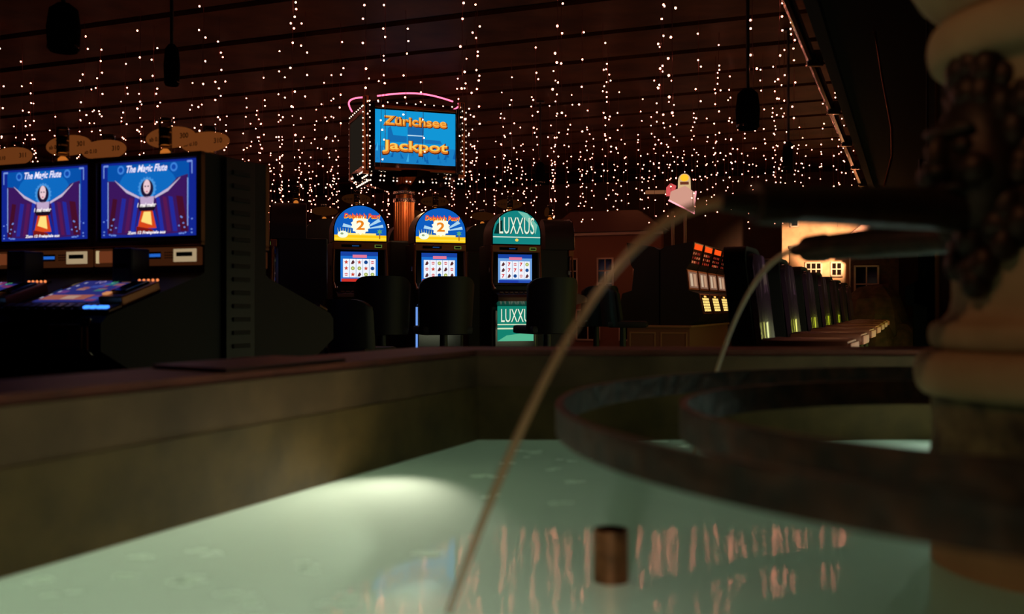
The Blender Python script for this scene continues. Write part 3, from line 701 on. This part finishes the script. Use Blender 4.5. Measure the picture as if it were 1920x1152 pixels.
def screen_side(ang, lit):
    rot = Matrix.Rotation(ang, 4, 'Z'); tilt = Matrix.Identity(4)
    T = rot @ Matrix.Translation((0, -.47, TZ + .50)) @ tilt
    b = MB(); b.M = T; b.box((0, 0, 0), (1.06, .07, .70), None, .012); pn = b.build('screen_housing', GLOSSBLK, jt)
    b = MB(); b.M = T
    for x in (-.50, .50): b.box((x, -.038, 0), (.035, .012, .66), None, .004)
    for z in (-.325, .325): b.box((0, -.038, z), (1.03, .012, .03), None, .004)
    b.build('housing_frame', BRASS, pn)
    b = MB(); b.M = T @ Matrix(((1, 0, 0, 0), (0, 0, -1, -.0365), (0, 1, 0, .015), (0, 0, 0, 1)))
    w, h = .965, .555
    if lit:
        b.rect(-w / 2, -h / 2, w / 2, h / 2, 0, S(18, 150, 214, 1)); b.rect(-w / 2, -h / 2, w / 2, -h * .18, 1, S(26, 128, 196, 1))
        b.rect(-w * .09, h * -.1, w * .09, h * .2, 2, S(24, 104, 170, 1)); b.rect(-w * .09, h * .03, w * .09, h * .05, 3, S(190, 226, 244, 1))
        b.poly([(-w * .31, -h * .1), (-w * .31, h * .15), (-w * .28, h * .2), (-w * .25, h * .03), (-w * .1, h * .02), (-w * .1, -h * .1)], 2, S(20, 108, 178, 1)); b.poly([(w * .1, -h * .1), (w * .1, -h * .02), (w * .28, -h * .03), (w * .3, -h * .1)], 2, S(20, 112, 184, 1))
        rnd = random.Random(11)
        for k in range(26):
            x = rnd.uniform(-.48, .46) * w; y = rnd.uniform(-.48, -.25) * h
            b.poly([(x, y), (x + w * .03, y), (x + w * .02 + rnd.uniform(-.03, .03) * w, y + rnd.uniform(.06, .2) * h)], 3, S(*rnd.choice(((14, 96, 170), (60, 170, 226), (20, 120, 190))), 1))
        b.text('Zürichsee', 0, h * .29, w * .73, h * .20, 5, S(96, 40, 12, 1), 0, .07); b.text('Zürichsee', -w * .004, h * .30, w * .71, h * .18, 6, S(232, 130, 36, 1), 0, .04); b.text('Zürichsee', -w * .004, h * .315, w * .70, h * .15, 7, S(250, 186, 80, 1), 0, .0)
        b.text('Jackpot', 0, -h * .21, w * .76, h * .30, 5, S(84, 34, 14, 1), 0, .07); b.text('Jackpot', -w * .004, -h * .20, w * .74, h * .27, 6, S(228, 120, 34, 1), 0, .05); b.text('Jackpot', -w * .004, -h * .18, w * .73, h * .23, 7, S(252, 204, 90, 1), 0, .01)
    else: b.rect(-w / 2, -h / 2, w / 2, h / 2, 0, emi(56, 48, 40, 0.35))
    b.build('screen_picture', None, pn)
    pts = [T @ Vector((s_ * .56, -.03, -.32 + .064 * k)) for s_ in (-1, 1) for k in range(11)] + [T @ Vector((-.5 + .1 * k, -.04, .37)) for k in range(11)]
    bulbs('frame_bulbs', pts, .008, WB, pn)
    b = MB(); m_ = 24
    arc = [rot @ Vector((-.41 + .82 * i / m_, -.50 - .10 * math.sin(PI * i / m_), TZ + .93 + .035 * math.sin(PI * i / m_))) for i in range(m_ + 1)]
    b.tube(arc, .009, 8); b.build('neon_tube', emi(255, 96, 130, 3.0), jt, smooth=60)
    b = MB(); b.tube([rot @ Vector((-.53, -.50, TZ + .60)), rot @ Vector((-.53, -.50, TZ + .915))], .008, 6); b.tube([rot @ Vector((.53, -.50, TZ + .60)), rot @ Vector((.53, -.50, TZ + .915))], .008, 6); b.build('neon_bracket', BLACK, jt)
screen_side(0, True); screen_side(-PI / 2, False); screen_side(PI / 2, False)
lamp_light('pillar_fill', 'POINT', jt, (.0, -.40, 1.93), (0, 0, 0), 4, (1, .55, .28), .04)  # added light, strengthens what the tiny bulbs throw on the pillar
for x in (-.52, .52):
    b = MB(); b.lathe([(.035, TZ + .12), (.035, TZ + .93)], 14, None, (x, -.46, 0)); b.build('corner_post', mat('copper_pillar', rgb(206, 124, 72), 0.42, 0.6), jt, smooth=30)

# ------------------------------------------------------------------ chairs
def arc_shell(w, d, z0, z1, th, yoff, n=18, m=12, inset=0.0, sh=0.14, pw=7):
    """curved upright backrest: wraps round in plan, round shoulders on top"""
    b = MB(); V = []; Fc = []
    def pt(s_, t, off):
        x = s_ * (w / 2 - inset); y = yoff - d * (abs(s_) ** 2.2) + off
        top = z1 - inset - (z1 - z0) * sh * (abs(s_) ** pw)
        return (x * (1 - 0.06 * (1 - t)), y + 0.05 * t, z0 + (top - z0) * t)
    for side, off in ((0, th), (1, 0.0)):
        for j in range(m + 1):
            for i in range(n + 1): V.append(pt(-1 + 2 * i / n, j / m, off))
    N = (n + 1) * (m + 1)
    for j in range(m):
        for i in range(n):
            a = j * (n + 1) + i
            Fc.append((a, a + n + 1, a + n + 2, a + 1)); Fc.append((N + a, N + a + 1, N + a + n + 2, N + a + n + 1))
    ring = [i for i in range(n + 1)] + [j * (n + 1) + n for j in range(1, m + 1)] + [m * (n + 1) + i for i in range(n - 1, -1, -1)] + [j * (n + 1) for j in range(m - 1, 0, -1)]
    for a, c in zip(ring, ring[1:] + ring[:1]): Fc.append((a, c, N + c, N + a))
    b.add(V, Fc); return b
def make_chair(label, pad_m, seat_m, zt, group, w=.50, d=.16, th=.05):
    o = empty('casino_stool', (0, 0, 0), 0, label, 'chair', group)
    arc_shell(w, d, .56, zt, th, .20).build('backrest_shell', VINYL, o, smooth=50)
    arc_shell(w, d, .60, zt - .02, .03, .165, inset=.02).build('backrest_pad', pad_m, o, smooth=50)
    b = MB(); b.box((0, -.06, .59), (.46, .46, .08), None, .03); b.build('seat', seat_m, o, smooth=50)
    b = MB(); b.box((0, -.285, .585), (.44, .03, .06), None, .012); b.build('seat_edge', seat_m, o, smooth=50)
    b = MB(); b.lathe([(.045, .03), (.04, .3), (.035, .56)], 16); b.build('post', BLACK, o, smooth=40)
    b = MB(); b.lathe([(.22, 0), (.22, .02), (.06, .05)], 24); b.build('foot_plate', BLACK, o, smooth=40)
    b = MB(); b.tube([(.17 * math.cos(a), .17 * math.sin(a) - .03, .20) for a in [2 * PI * i / 20 for i in range(20)]], .012, 6, None, True); b.build('foot_ring', CHROME, o, smooth=40)
    return o
G1 = 'black stools around the carousel'
proto = make_chair('black stool with high back in front of the teal machine', VINYL, VINYL, 1.07, G1)
def place(p, rz, label): p.location = (p.location[0], p.location[1], FLOOR); return p
spots = [((1026 - 960) / F * 9.3, 9.3, CR + PI + R(6), 'black stool with high back in front of the teal machine'),
         ((832 - 960) / F * 9.0, 9.0, CR + PI, 'black stool with high back before the machine right of the pillar'),
         ((716 - 960) / F * 8.9, 8.9, CR + PI - R(8), 'black stool with high back before the machine left of the pillar'),
         ((668 - 960) / F * 7.4, 7.4, R(150), 'low round-backed black stool nearest the left machine bank')]
for i, (x, y, rz, lab) in enumerate(spots):
    c = proto if i == 0 else copy_tree(proto)
    c.location = (x, y, FLOOR); c.rotation_euler = (0, 0, rz); c['label'] = lab
    if i == 3: c.scale = (.85, .85, .80)
G2 = 'purple padded chairs in a receding row'
pr2 = make_chair('x', PURPLE, REDWOOD, 1.13, G2, .48, .015, .12)
ords = ['nearest and largest', 'second nearest', 'third nearest', 'fourth nearest', 'fifth nearest', 'sixth nearest', 'farthest']
for i in range(7):
    d = 5.5 + 1.35 * i; x = .4 * d - .902
    c = pr2 if i == 0 else copy_tree(pr2)
    c.location = (x + .25, d - .10, FLOOR); c.rotation_euler = (0, 0, R(66)); c['label'] = ords[i] + ' purple padded chair of the row right of the water jets'
for px, dd, rz, lab in ((1168, 12.2, R(80), 'dark stool beside the reel machines, right of the first water jet'), (1118, 12.8, R(200), 'dark stool before the brown house front')):
    c = copy_tree(proto); c.location = ((px - 960) / F * dd, dd, FLOOR); c.rotation_euler = (0, 0, rz); c['label'] = lab; c['group'] = 'dark stools in front of the house fronts'
# player chair before the left bank
c = copy_tree(proto); q = bank(0.4, False) - W * 1.02; c.location = (q.x, q.y, FLOOR); c.rotation_euler = (0, 0, PHI + PI + R(10)); c.scale = (1, 1, .72); c['label'] = 'black low-backed stool in front of the left video machines'; c['group'] = 'stools before the left bank'

# ------------------------------------------------------------------ reel machines on cream bases, mid right
def reel_slot(loc, rz, label, seed):
    o = empty('reel_slot_machine', loc, rz, label, 'slot machine', 'reel slot machines on the cream base')
    prof = [(.02, .56), (.40, .56), (.40, 1.56), (.33, 1.60), (-.04, 1.66), (.02, 1.36), (.06, 1.30), (.03, 1.02), (-.10, .98), (-.16, .70), (-.10, .62)]
    b = MB(); b.prism(prof[::-1], -.34, .34); b.build('cabinet', GREYSIDE, o)
    def pan(y0, z0, y1, z1):
        up = Vector((0, y1 - y0, z1 - z0)); L = up.length; up.normalize(); nrm = Vector((1, 0, 0)).cross(up)
        return basis(((0), (y0 + y1) / 2, (z0 + z1) / 2) + Vector((0, 0, 0)) if False else (0, (y0 + y1) / 2, (z0 + z1) / 2), (1, 0, 0), nrm), L
    M, L = pan(.02, 1.36, -.04, 1.66); b = MB(); b.M = M
    b.box((0, 0, .004), (.60, L * .92, .012), GLOSSBLK); tp = b.build('top_display', None, o)
    b = MB(); b.M = M @ Matrix.Translation((0, 0, .012)); b.rect(-.26, L * .18, .26, L * .42, 0, S(255, 84, 24, 1.0))
    rnd = random.Random(seed)
    for i in range(4):
        for j in range(3): b.rect(-.25 + i * .13, -L * .42 + j * L * .19, -.25 + i * .13 + rnd.uniform(.03, .09), -L * .42 + j * L * .19 + L * .10, 0, S(*rnd.choice(((170, 50, 30), (200, 110, 70), (130, 40, 30))), .8))
    b.build('display_picture', None, tp)
    M, L = pan(.03, 1.02, .06, 1.30); b = MB(); b.M = M; b.box((0, 0, .004), (.64, L * .95, .02), mat('copper_fascia', rgb(160, 96, 60), 0.35, 0.7), .004); mp = b.build('reel_window', None, o)
    b = MB(); b.M = M @ Matrix.Translation((0, 0, .016)); b.rect(-.28, -L * .38, .28, L * .38, 0, S(150, 110, 88, .7)); b.rect(-.2, -L * .3, -.05, L * .3, 1, S(220, 190, 160, .8)); b.rect(.02, -L * .3, .2, L * .3, 1, S(206, 160, 126, .8)); b.build('reel_picture', None, mp)
    M, L = pan(-.16, .70, -.10, .98); b = MB(); b.M = M; b.box((0, 0, .004), (.64, L * .95, .02), BRASS, .004); kp = b.build('pay_panel', None, o)
    b = MB(); b.M = M @ Matrix.Translation((0, 0, .016)); b.rect(-.29, -L * .42, .29, L * .42, 0, S(30, 16, 8, .6))
    for i in range(5):
        for j in range(5): b.rect(-.22 + i * .09, -L * .36 + j * L * .13, -.22 + i * .09 + .075, -L * .36 + j * L * .13 + L * .105, 1, S(255, 214, 120, 1.3))
    b.rect(-.08, L * .30, .08, L * .38, 1, S(255, 190, 90, 1.2)); b.build('pay_picture', None, kp)
    return o
r0 = Vector(((1297 - 960) / F * 13, 13, FLOOR))
RPH = math.atan2(.9285, .3714)
lab5 = ['nearest', 'second', 'third', 'farthest']
for i in range(4): reel_slot(r0 + W * (.36 + .72 * i) - U * .02, RPH, '%s reel slot machine with yellow lit pay panel facing the purple chairs' % lab5[i], i)
for i in range(2): reel_slot(r0 + W * (.36 + .72 * i) - U * .84, RPH + PI, '%s reel slot machine with its dark side beside the house fronts' % ('near', 'rear')[i], 9 + i)
def cream_base(c, w_, label):
    o = empty('machine_base', c, PHI, label, 'base cabinet', 'cream bases under the reel machines')
    b = MB(); b.box((0, 1.4, .265), (w_, 2.9, .53), None, .006); b.build('body', CREAM, o)
    b = MB(); b.box((0, 1.4, .545), (w_ + .06, 2.96, .03), None, .006); b.build('top_board', mat('cream_edge', rgb(176, 128, 90), .5), o)
    for k in range(2):
        b = MB(); x = (-.25 + .5 * k) * w_
        for dx in (-.2, .2): b.box((x + dx * w_, -.055, .28), (.02, .012, .36), None, .003)
        for dz in (.1, .46): b.box((x, -.055, dz), (.42 * w_, .012, .02), None, .003)
        b.build('panel_moulding', mat('cream_edge', rgb(176, 128, 90), .5), o)
cream_base(r0 - U * .43 - W * .02, .84, 'cream panelled base cabinet carrying the reel machines')

# lit figure sign on two posts above the reel machines
sp = r0 - U * .38 + W * .9
o = empty('lit_tower_sign', sp, PHI * .3, 'small lit sign with rounded tower and pink triangular foot on two posts', 'sign')
for x in (-.07, .10):
    b = MB(); b.lathe([(.022, 1.62), (.022, 2.14)], 10, None, (x, 0, 0)); b.build('post', mat('pale_post', rgb(150, 130, 104), .4, .5), o, smooth=40)
def outline(pts, y0, y1): return MB().prism_y(pts[::-1], y0, y1)
outline([(-.12, 2.30), (.22, 2.12), (.24, 2.40), (.10, 2.50), (-.10, 2.42)], -.03, .03).build('foot_panel', emi(232, 170, 150, .8), o)
b = MB(); b.tube([(-.13, -.035, 2.30), (.225, -.035, 2.11), (.245, -.035, 2.42)], .012, 8); b.build('pink_neon', emi(255, 150, 160, 2.0), o)
n = 14
outline([(.0, 2.42)] + [(.09 - .085 * math.cos(PI * i / n), 2.58 + .09 * math.sin(PI * i / n)) for i in range(n + 1)] + [(.18, 2.42)], -.025, .025).build('tower_panel', emi(226, 190, 140, .9), o)
b = MB(); b.M = front(.09, -.027, 2.60); b.disc(0, .01, .06, .05, 0, emi(255, 180, 40, 1.3)); b.rect(-.06, -.085, .06, -.045, 0, emi(120, 60, 40, .8)); b.build('tower_dome', None, o)
outline([(-.16, 2.36), (-.06, 2.36), (-.02, 2.50), (-.10, 2.54), (-.16, 2.48)], -.022, .022).build('rose_panel', emi(226, 90, 90, .9), o)
b = MB(); b.box((-.30, .02, 2.42), (.30, .04, .05), None, .01); b.build('side_panel', emi(190, 120, 80, .35), o)

# right machine row whose lit belly glass shines on the purple chairs
def right_slot(i):
    d = 5.5 + 1.35 * i - .1; x = .4 * (d + .1) - .902
    p = Vector((x, d, FLOOR)) + U * .92
    labs = ['nearest black slot cabinet of the right row, its side to the fountain', 'second black slot cabinet of the right row', 'third black slot cabinet of the right row', 'fourth black slot cabinet of the right row', 'fifth black slot cabinet of the right row', 'sixth black slot cabinet of the right row', 'last black slot cabinet of the right row']
    o = empty('black_slot_machine', p, math.atan2(-.87, -.50), labs[i], 'slot machine', 'black slot machines in the right row')
    b = MB(); b.prism([(.0, 0), (.48, 0), (.48, 1.46), (.06, 1.46), (.06, .98), (-.06, .92), (-.06, .82), (.0, .8)][::-1], -.62, .30 if i == 0 else .62); b.build('cabinet', BLACKER, o)
    b = MB(); b.M = front(0, .05, 1.22); b.rect(-.24, -.17, .24, .17, 0, S(130, 90, 110, .3)); b.rect(-.2, -.1, .2, .08, 1, S(200, 170, 150, .3)); b.build('screen', None, o)
    c = [(236, 244, 200, 3.0), (236, 240, 190, 3.0), (236, 240, 160, 3.0), (240, 236, 120, 3.0), (226, 232, 60, 1.8), (214, 226, 40, 1.8), (200, 214, 40, 1.8)][i]
    b = MB(); b.M = front(0, -.004, .52); b.rect(-.46, -.26, .26 if i == 0 else .40, .28, 0, S(*c)); b.rect(-.2, -.08, .2, .1, 1, S(255, 255, 210, 3.5)); b.build('belly_glass', None, o)
for i in range(7): right_slot(i)

# ------------------------------------------------------------------ house fronts along the back
def house(c, rz, w_, h_, wins, label, m, gable, light=None):
    o = empty('house_front', c, rz, label, 'house front', 'decorative house fronts at the back')
    b = MB(); b.box((0, .08, h_ / 2), (w_, .16, h_)); b.build('wall', m, o)
    if gable:
        b = MB(); b.prism_y([(-w_ / 2 - .1, h_), (w_ / 2 + .1, h_), (w_ * .3, h_ + gable), (-w_ * .3, h_ + gable)], -.12, .2); b.build('roof', ROOFT, o)
    b = MB(); b.box((0, -.03, h_ - .03), (w_ + .06, .06, .05), None, .01); b.build('eaves', WHITEP, o)
    for (x, z, ww, hh, nx, nz) in wins:
        b = MB()
        for sx in (-1, 1): b.box((x + sx * ww / 2, -.012, z), (.025, .03, hh + .025))
        for sz in (-1, 1): b.box((x, -.012, z + sz * hh / 2), (ww + .025, .03, .025))
        for i in range(1, nx): b.box((x - ww / 2 + ww * i / nx, -.010, z), (.018, .02, hh))
        for j in range(1, nz): b.box((x, -.010, z - hh / 2 + hh * j / nz), (ww, .02, .018))
        wf = b.build('window_frame', WHITEP, o)
        for i in range(nx):
            for j in range(nz):
                b = MB(); b.box((x - ww / 2 + ww * (i + .5) / nx, -.003, z - hh / 2 + hh * (j + .5) / nz), (ww / nx - .018, .006, hh / nz - .018)); b.build('pane', PANE, wf)
    return o
hp = at(1545, 500, 15.8); hp.z = FLOOR
hs = house(hp, PHI * .5, 1.05, 1.78, [(-.16, 1.40, .24, .21, 3, 2), (.19, 1.40, .16, .21, 2, 2), (-.2, .7, .3, .5, 2, 3), (.22, .7, .3, .5, 2, 3)], 'small peach plaster house front with white mullioned windows', PEACH, 0)
hp2 = at(1542, 430, 16.6); hp2.z = FLOOR
house(hp2, PHI * .5, 1.3, 2.45, [(-.45, 2.25, .12, .2, 1, 1)], 'brightly lit peach wall block above the small house front', PEACH, 0)
hp3 = at(1135, 520, 16.6); hp3.z = FLOOR
house(hp3, PHI, 1.9, 2.05, [(-.62, 1.30, .26, .62, 2, 3), (.0, 1.30, .26, .62, 2, 3), (.62, 1.30, .26, .62, 2, 3), (-.3, .5, .4, .5, 2, 2), (.45, .5, .4, .5, 2, 2)], 'brown house front with shutters behind the first water jet', mat('terracotta_plaster', rgb(140, 94, 66), .8), .34)
hp4 = at(1640, 500, 15.2); hp4.z = FLOOR
house(hp4, PHI * .5, .7, 1.85, [(-.12, 1.15, .34, .55, 2, 2)], 'dark brick house front right of the peach one', mat('dark_brick', rgb(84, 52, 36), .8, noise=(rgb(58, 36, 26), 14, .3)), .2)
# rockwork beside the right machine row
rk = MB(); rnd = random.Random(4)
p = at(1630, 570, 14.6)
o = empty('rockwork', (p.x, p.y, FLOOR), 0, 'low pile of brown rocks below the dark brick house front', 'rock pile')
for k, (dx, dy, r) in enumerate(((-.2, 0, .42), (.25, .05, .5), (.0, -.25, .36), (.1, .1, .62), (-.35, .1, .3), (.42, -.2, .32))):
    b = MB(); b.ball((0, 0, 0), (r * .8, r * .7, r), None, 10, 7)
    b.v = [(v[0] * rnd.uniform(.86, 1.12), v[1] * rnd.uniform(.86, 1.12), v[2] * rnd.uniform(.9, 1.08)) for v in b.v]
    b.build('rock', mat('brown_rock', rgb(84, 50, 34), .8, noise=(rgb(48, 28, 18), 8, .5)), o, (dx, dy, r * .8 if k != 3 else .55))

# ------------------------------------------------------------------ ceiling fittings
def pendant(px, py, d, w_, h_, label, light=None):
    p = at(px, py, d)
    ztop = 3.40
    o = empty('pendant_spotlight', (p.x, p.y, ztop), 0, label, 'spotlight', 'black pendant spotlights under the ceiling')
    zc = p.z - ztop
    b = MB(); b.lathe([(.05, -.02), (.05, 0)], 16); b.build('ceiling_rose', BLACK, o, smooth=30)
    b = MB(); b.cyl((0, 0, 0), (0, 0, zc + h_ / 2), .012, 8); b.build('stem', BLACK, o)
    b = MB(); b.lathe([(w_ * .20, zc + h_ / 2), (w_ * .42, zc + h_ * .38), (w_ / 2, zc), (w_ * .46, zc - h_ * .42), (w_ * .40, zc - h_ / 2), (w_ * .34, zc - h_ * .44)], 20); hd = b.build('lamp_head', BLACKER, o, smooth=50)
    b = MB(); b.lathe([(w_ * .44, zc - h_ * .44), (w_ * .48, zc - h_ * .44), (w_ * .48, zc - h_ * .39), (w_ * .44, zc - h_ * .39)], 20); b.build('trim_ring', GLOSSBLK, hd, smooth=30)
    if light:
        tgt, pw, col, sp_ = light
        lamp_light('spot_beam', 'SPOT', o, (0, 0, zc - h_ / 2 - .03), Vector(tgt) - Vector((p.x, p.y, ztop)), pw, col, .08, sp_, .9)
    return o
pendant(119, 52, 5.2, .17, .25, 'large round black pendant spotlight at the upper left', light=((.6, 2.2, .85), 20, (1, .45, .25), 46))
pendant(322, 122, 6.3, .10, .26, 'slim black pendant spotlight right of the large round one')
pendant(1402, 205, 6.6, .16, .27, 'round black pendant spotlight near the dark bulkhead')
pendant(1478, 292, 8.6, .10, .24, 'slim black pendant spotlight at the right end of the light strands')
pendant(1013, 325, 11.6, .12, .26, 'slim black pendant spotlight right of the jackpot tower')
def added_spot(x, y, z, tgt, pw, col, sp_, label):  # unseen lamp, added out of view to light the column
    o = empty('added_spotlight', (x, y, z), 0, label, 'spotlight', 'added spotlights over the fountain')
    v = (Vector(tgt) - Vector((x, y, z - .12))).normalized(); c0 = Vector((0, 0, -.12))
    b = MB(); b.lathe([(.05, -.025), (.05, 0)], 16); b.build('ceiling_rose', BLACK, o, smooth=30)
    b = MB(); b.cyl((0, 0, -.02), (0, 0, -.10), .012, 8); b.build('stem', BLACK, o)
    b = MB(); b.tube([c0 - v * .07, c0 - v * .05, c0 + v * .07], [.03, .05, .055], 16); b.build('lamp_head', BLACKER, o, smooth=40)
    b = MB(); b.tube([c0 + v * .071, c0 + v * .073], [.045, .045], 16); b.build('lens', emi(255, 190, 130, 3), o)
    lamp_light('spot_beam', 'SPOT', o, c0 + v * .09, Vector(tgt) - Vector((x, y, z)), pw, col, .05, sp_, .9)
added_spot(-1.3, .3, 3.40, (CX - .1, CY, 1.05), 46, (1, .54, .28), 36, 'added unseen ceiling spotlight above the left rim, lighting the fountain column')
# wall spot that lights the peach house fronts
q = at(1620, 300, 14.2); q.z = 2.60
o = empty('facade_spotlight', (q.x, q.y, 2.66), 0, 'small black spotlight on the bulkhead aimed at the peach fronts', 'spotlight')
b = MB(); b.lathe([(.04, -.03), (.04, 0)], 14); b.build('mount', BLACK, o)
b = MB(); b.tube([(0, 0, -.03), (.02, .06, -.10)], [.03, .045], 14); b.build('lamp_head', BLACK, o)
lamp_light('spot_beam', 'SPOT', o, (.03, .1, -.13), hp2 + Vector((-.1, -.4, 1.75)) - Vector((q.x, q.y, 2.66)), 620, (1, .62, .36), .05, 46, .6)
q = room(-4.2, 15.4); o = empty('facade_spotlight', (q.x, q.y, 3.4), 0, 'small black spotlight aimed at the brown house front', 'spotlight')
b = MB(); b.lathe([(.04, -.03), (.04, 0)], 14); b.build('mount', BLACK, o)
b = MB(); b.tube([(0, 0, -.03), (.02, .06, -.10)], [.03, .045], 14); b.build('lamp_head', BLACK, o)
lamp_light('spot_beam', 'SPOT', o, (.03, .1, -.13), (1.2, 1.0, -2.0), 8, (1, .5, .26), .05, 110, .8)

# pillar and small things at the right
b = MB(); pc = Vector((1.99, 4.15, 0))
o = empty('square_pillar', (pc.x, pc.y, FLOOR), PHI, 'reddish square pillar behind the fountain column', 'pillar')
b.box((0, 0, 1.2), (.40, .40, 2.4)); b.build('shaft', mat('red_pillar', rgb(104, 52, 38), .6), o)
b = MB(); b.box((-.205, -.205, 1.2), (.014, .014, 2.4)); b.build('corner_strip', BRASS, o)
b = MB(); b.box((0, 0, .06), (.46, .46, .12), None, .01); b.build('pillar_foot', BLACK, o)
p0 = at(1640, 55, 6.0); p1 = at(1655, 150, 6.0); p2 = at(1672, 240, 6.0); p3 = at(1673, 292, 6.0); p4 = at(1658, 350, 6.0)
ptop = Vector((p0.x - .01, 6.0, 2.66))
b = MB(); b.tube([ptop, p0, p1, p2, p3, p4], [.006, .007, .007, .008, .008, .006], 8); tag(b.build('hanging_cable', BRASS, smooth=60), 'thin coppery cable hanging bent from the dark bulkhead', 'cable')
o = empty('information_sign', at(1741, 325, 5.2), PHI * .2, 'small dim pictogram sign left of the fountain column', 'sign')
b = MB(); b.box((0, 0, 0), (.10, .012, .15), None, .003); b.build('plate', BLACK, o)
b = MB(); b.M = front(0, -.007, 0)
for x in (-.022, .022): b.disc(x, .045, .016, .016, 1, mat('sign_grey', rgb(150, 120, 96), .6))
for k in range(3): b.rect(-.035, -.045 + k * .022, .02, -.033 + k * .022, 1, mat('sign_grey', rgb(150, 120, 96), .6))
b.rect(.026, -.04, .042, 0, 1, mat('sign_grey', rgb(150, 120, 96), .6)); b.build('pictograms', None, o)
b = MB(); b.cyl((0, .02, .07), (0, .02, 2.66 - at(1741, 325, 5.2).z), .006, 8); b.build('hanger', BLACK, o)

# ------------------------------------------------------------------ strands of fairy lights
rnd = random.Random(21)
variants = []
for v in range(10):
    L = rnd.uniform(.85, 1.35)
    b = MB(); pts = [(0.004 * math.sin(9 * t), .004 * math.cos(7 * t), -L * t) for t in [i / 5 for i in range(6)]]
    b.tube(pts, .0022, 4)
    wire = b.build('light_strand', WIRE)
    b = MB(); z = -rnd.uniform(.05, .2)
    while z > -L:
        b.ball((rnd.uniform(-.028, .028), rnd.uniform(-.028, .028), z), .0068, None, 6, 4); z -= rnd.choice((.05, .10, .14, .18, .22))
    bl = stuff(b.build('bulbs', BULB, wire))
    wire['category'] = 'light strand'; wire['group'] = 'fairy light strands hanging from the ceiling'
    variants.append((wire, bl, L))
used = set(); count = 0; strands = []
w = 6.2
while w < 15.6:
    u = -12.5 + rnd.uniform(0, .4)
    while u < -.75:
        uu = u + rnd.uniform(-.09, .09); ww = w + rnd.uniform(-.16, .16)
        g = (ww - 2.0) % .92
        if g > .74: ww -= .22
        p = room(uu, ww)
        px = 960 + F * p.x / p.y
        k = rnd.randrange(10); L = variants[k][2]
        ytop = 576 - F * 2.4 / p.y; ybot = 576 - F * (2.4 - L) / p.y
        clear = (p - Vector((TC.x, TC.y, 0))).length > .85 and all((p - Vector(s_)).length > .3 for s_ in ())
        if -25 < px < 1945 and ybot > 4 and clear and count < 298:
            if k in used:
                c = variants[k][0].copy(); COL.objects.link(c); d = variants[k][1].copy(); COL.objects.link(d); d.parent = c
            else: c = variants[k][0]; used.add(k)
            c.location = (p.x, p.y, 3.40); c.rotation_euler = (0, 0, rnd.uniform(0, 6.28))
            ln = 'long' if L > 1.12 else 'short'
            near = 'near' if w < 8.6 else ('mid-distance' if w < 11.8 else 'distant')
            zone = 'above the left video machines' if px < 420 else ('left of the jackpot tower' if px < 620 else ('around the jackpot tower' if px < 900 else ('right of the jackpot tower' if px < 1250 else 'close to the dark bulkhead')))
            strands.append((px, c, near, ln, zone))
            count += 1
        u += .52 if w > 8.6 else .72
    w += .66
print('strands', count)
for k, (a, b_, L) in enumerate(variants):
    if k not in used: bpy.data.objects.remove(b_); bpy.data.objects.remove(a)

ORD = ['first', 'second', 'third', 'fourth', 'fifth', 'sixth', 'seventh', 'eighth', 'ninth', 'tenth', 'eleventh', 'twelfth', 'thirteenth', 'fourteenth', 'fifteenth', 'sixteenth', 'seventeenth', 'eighteenth', 'nineteenth', 'twentieth', 'twenty-first', 'twenty-second', 'twenty-third', 'twenty-fourth', 'twenty-fifth', 'twenty-sixth']
fams = {}
for t in sorted(strands, key=lambda t: t[0]): fams.setdefault(t[2:], []).append(t[1])
for (near, ln, zone), L in fams.items():
    for k, o in enumerate(L):
        if len(L) == 1: o['label'] = 'only %s %s fairy light strand hanging %s' % (near, ln, zone)
        else: o['label'] = '%s from left among %s %s fairy light strands hanging %s' % (ORD[k], near, ln, zone)
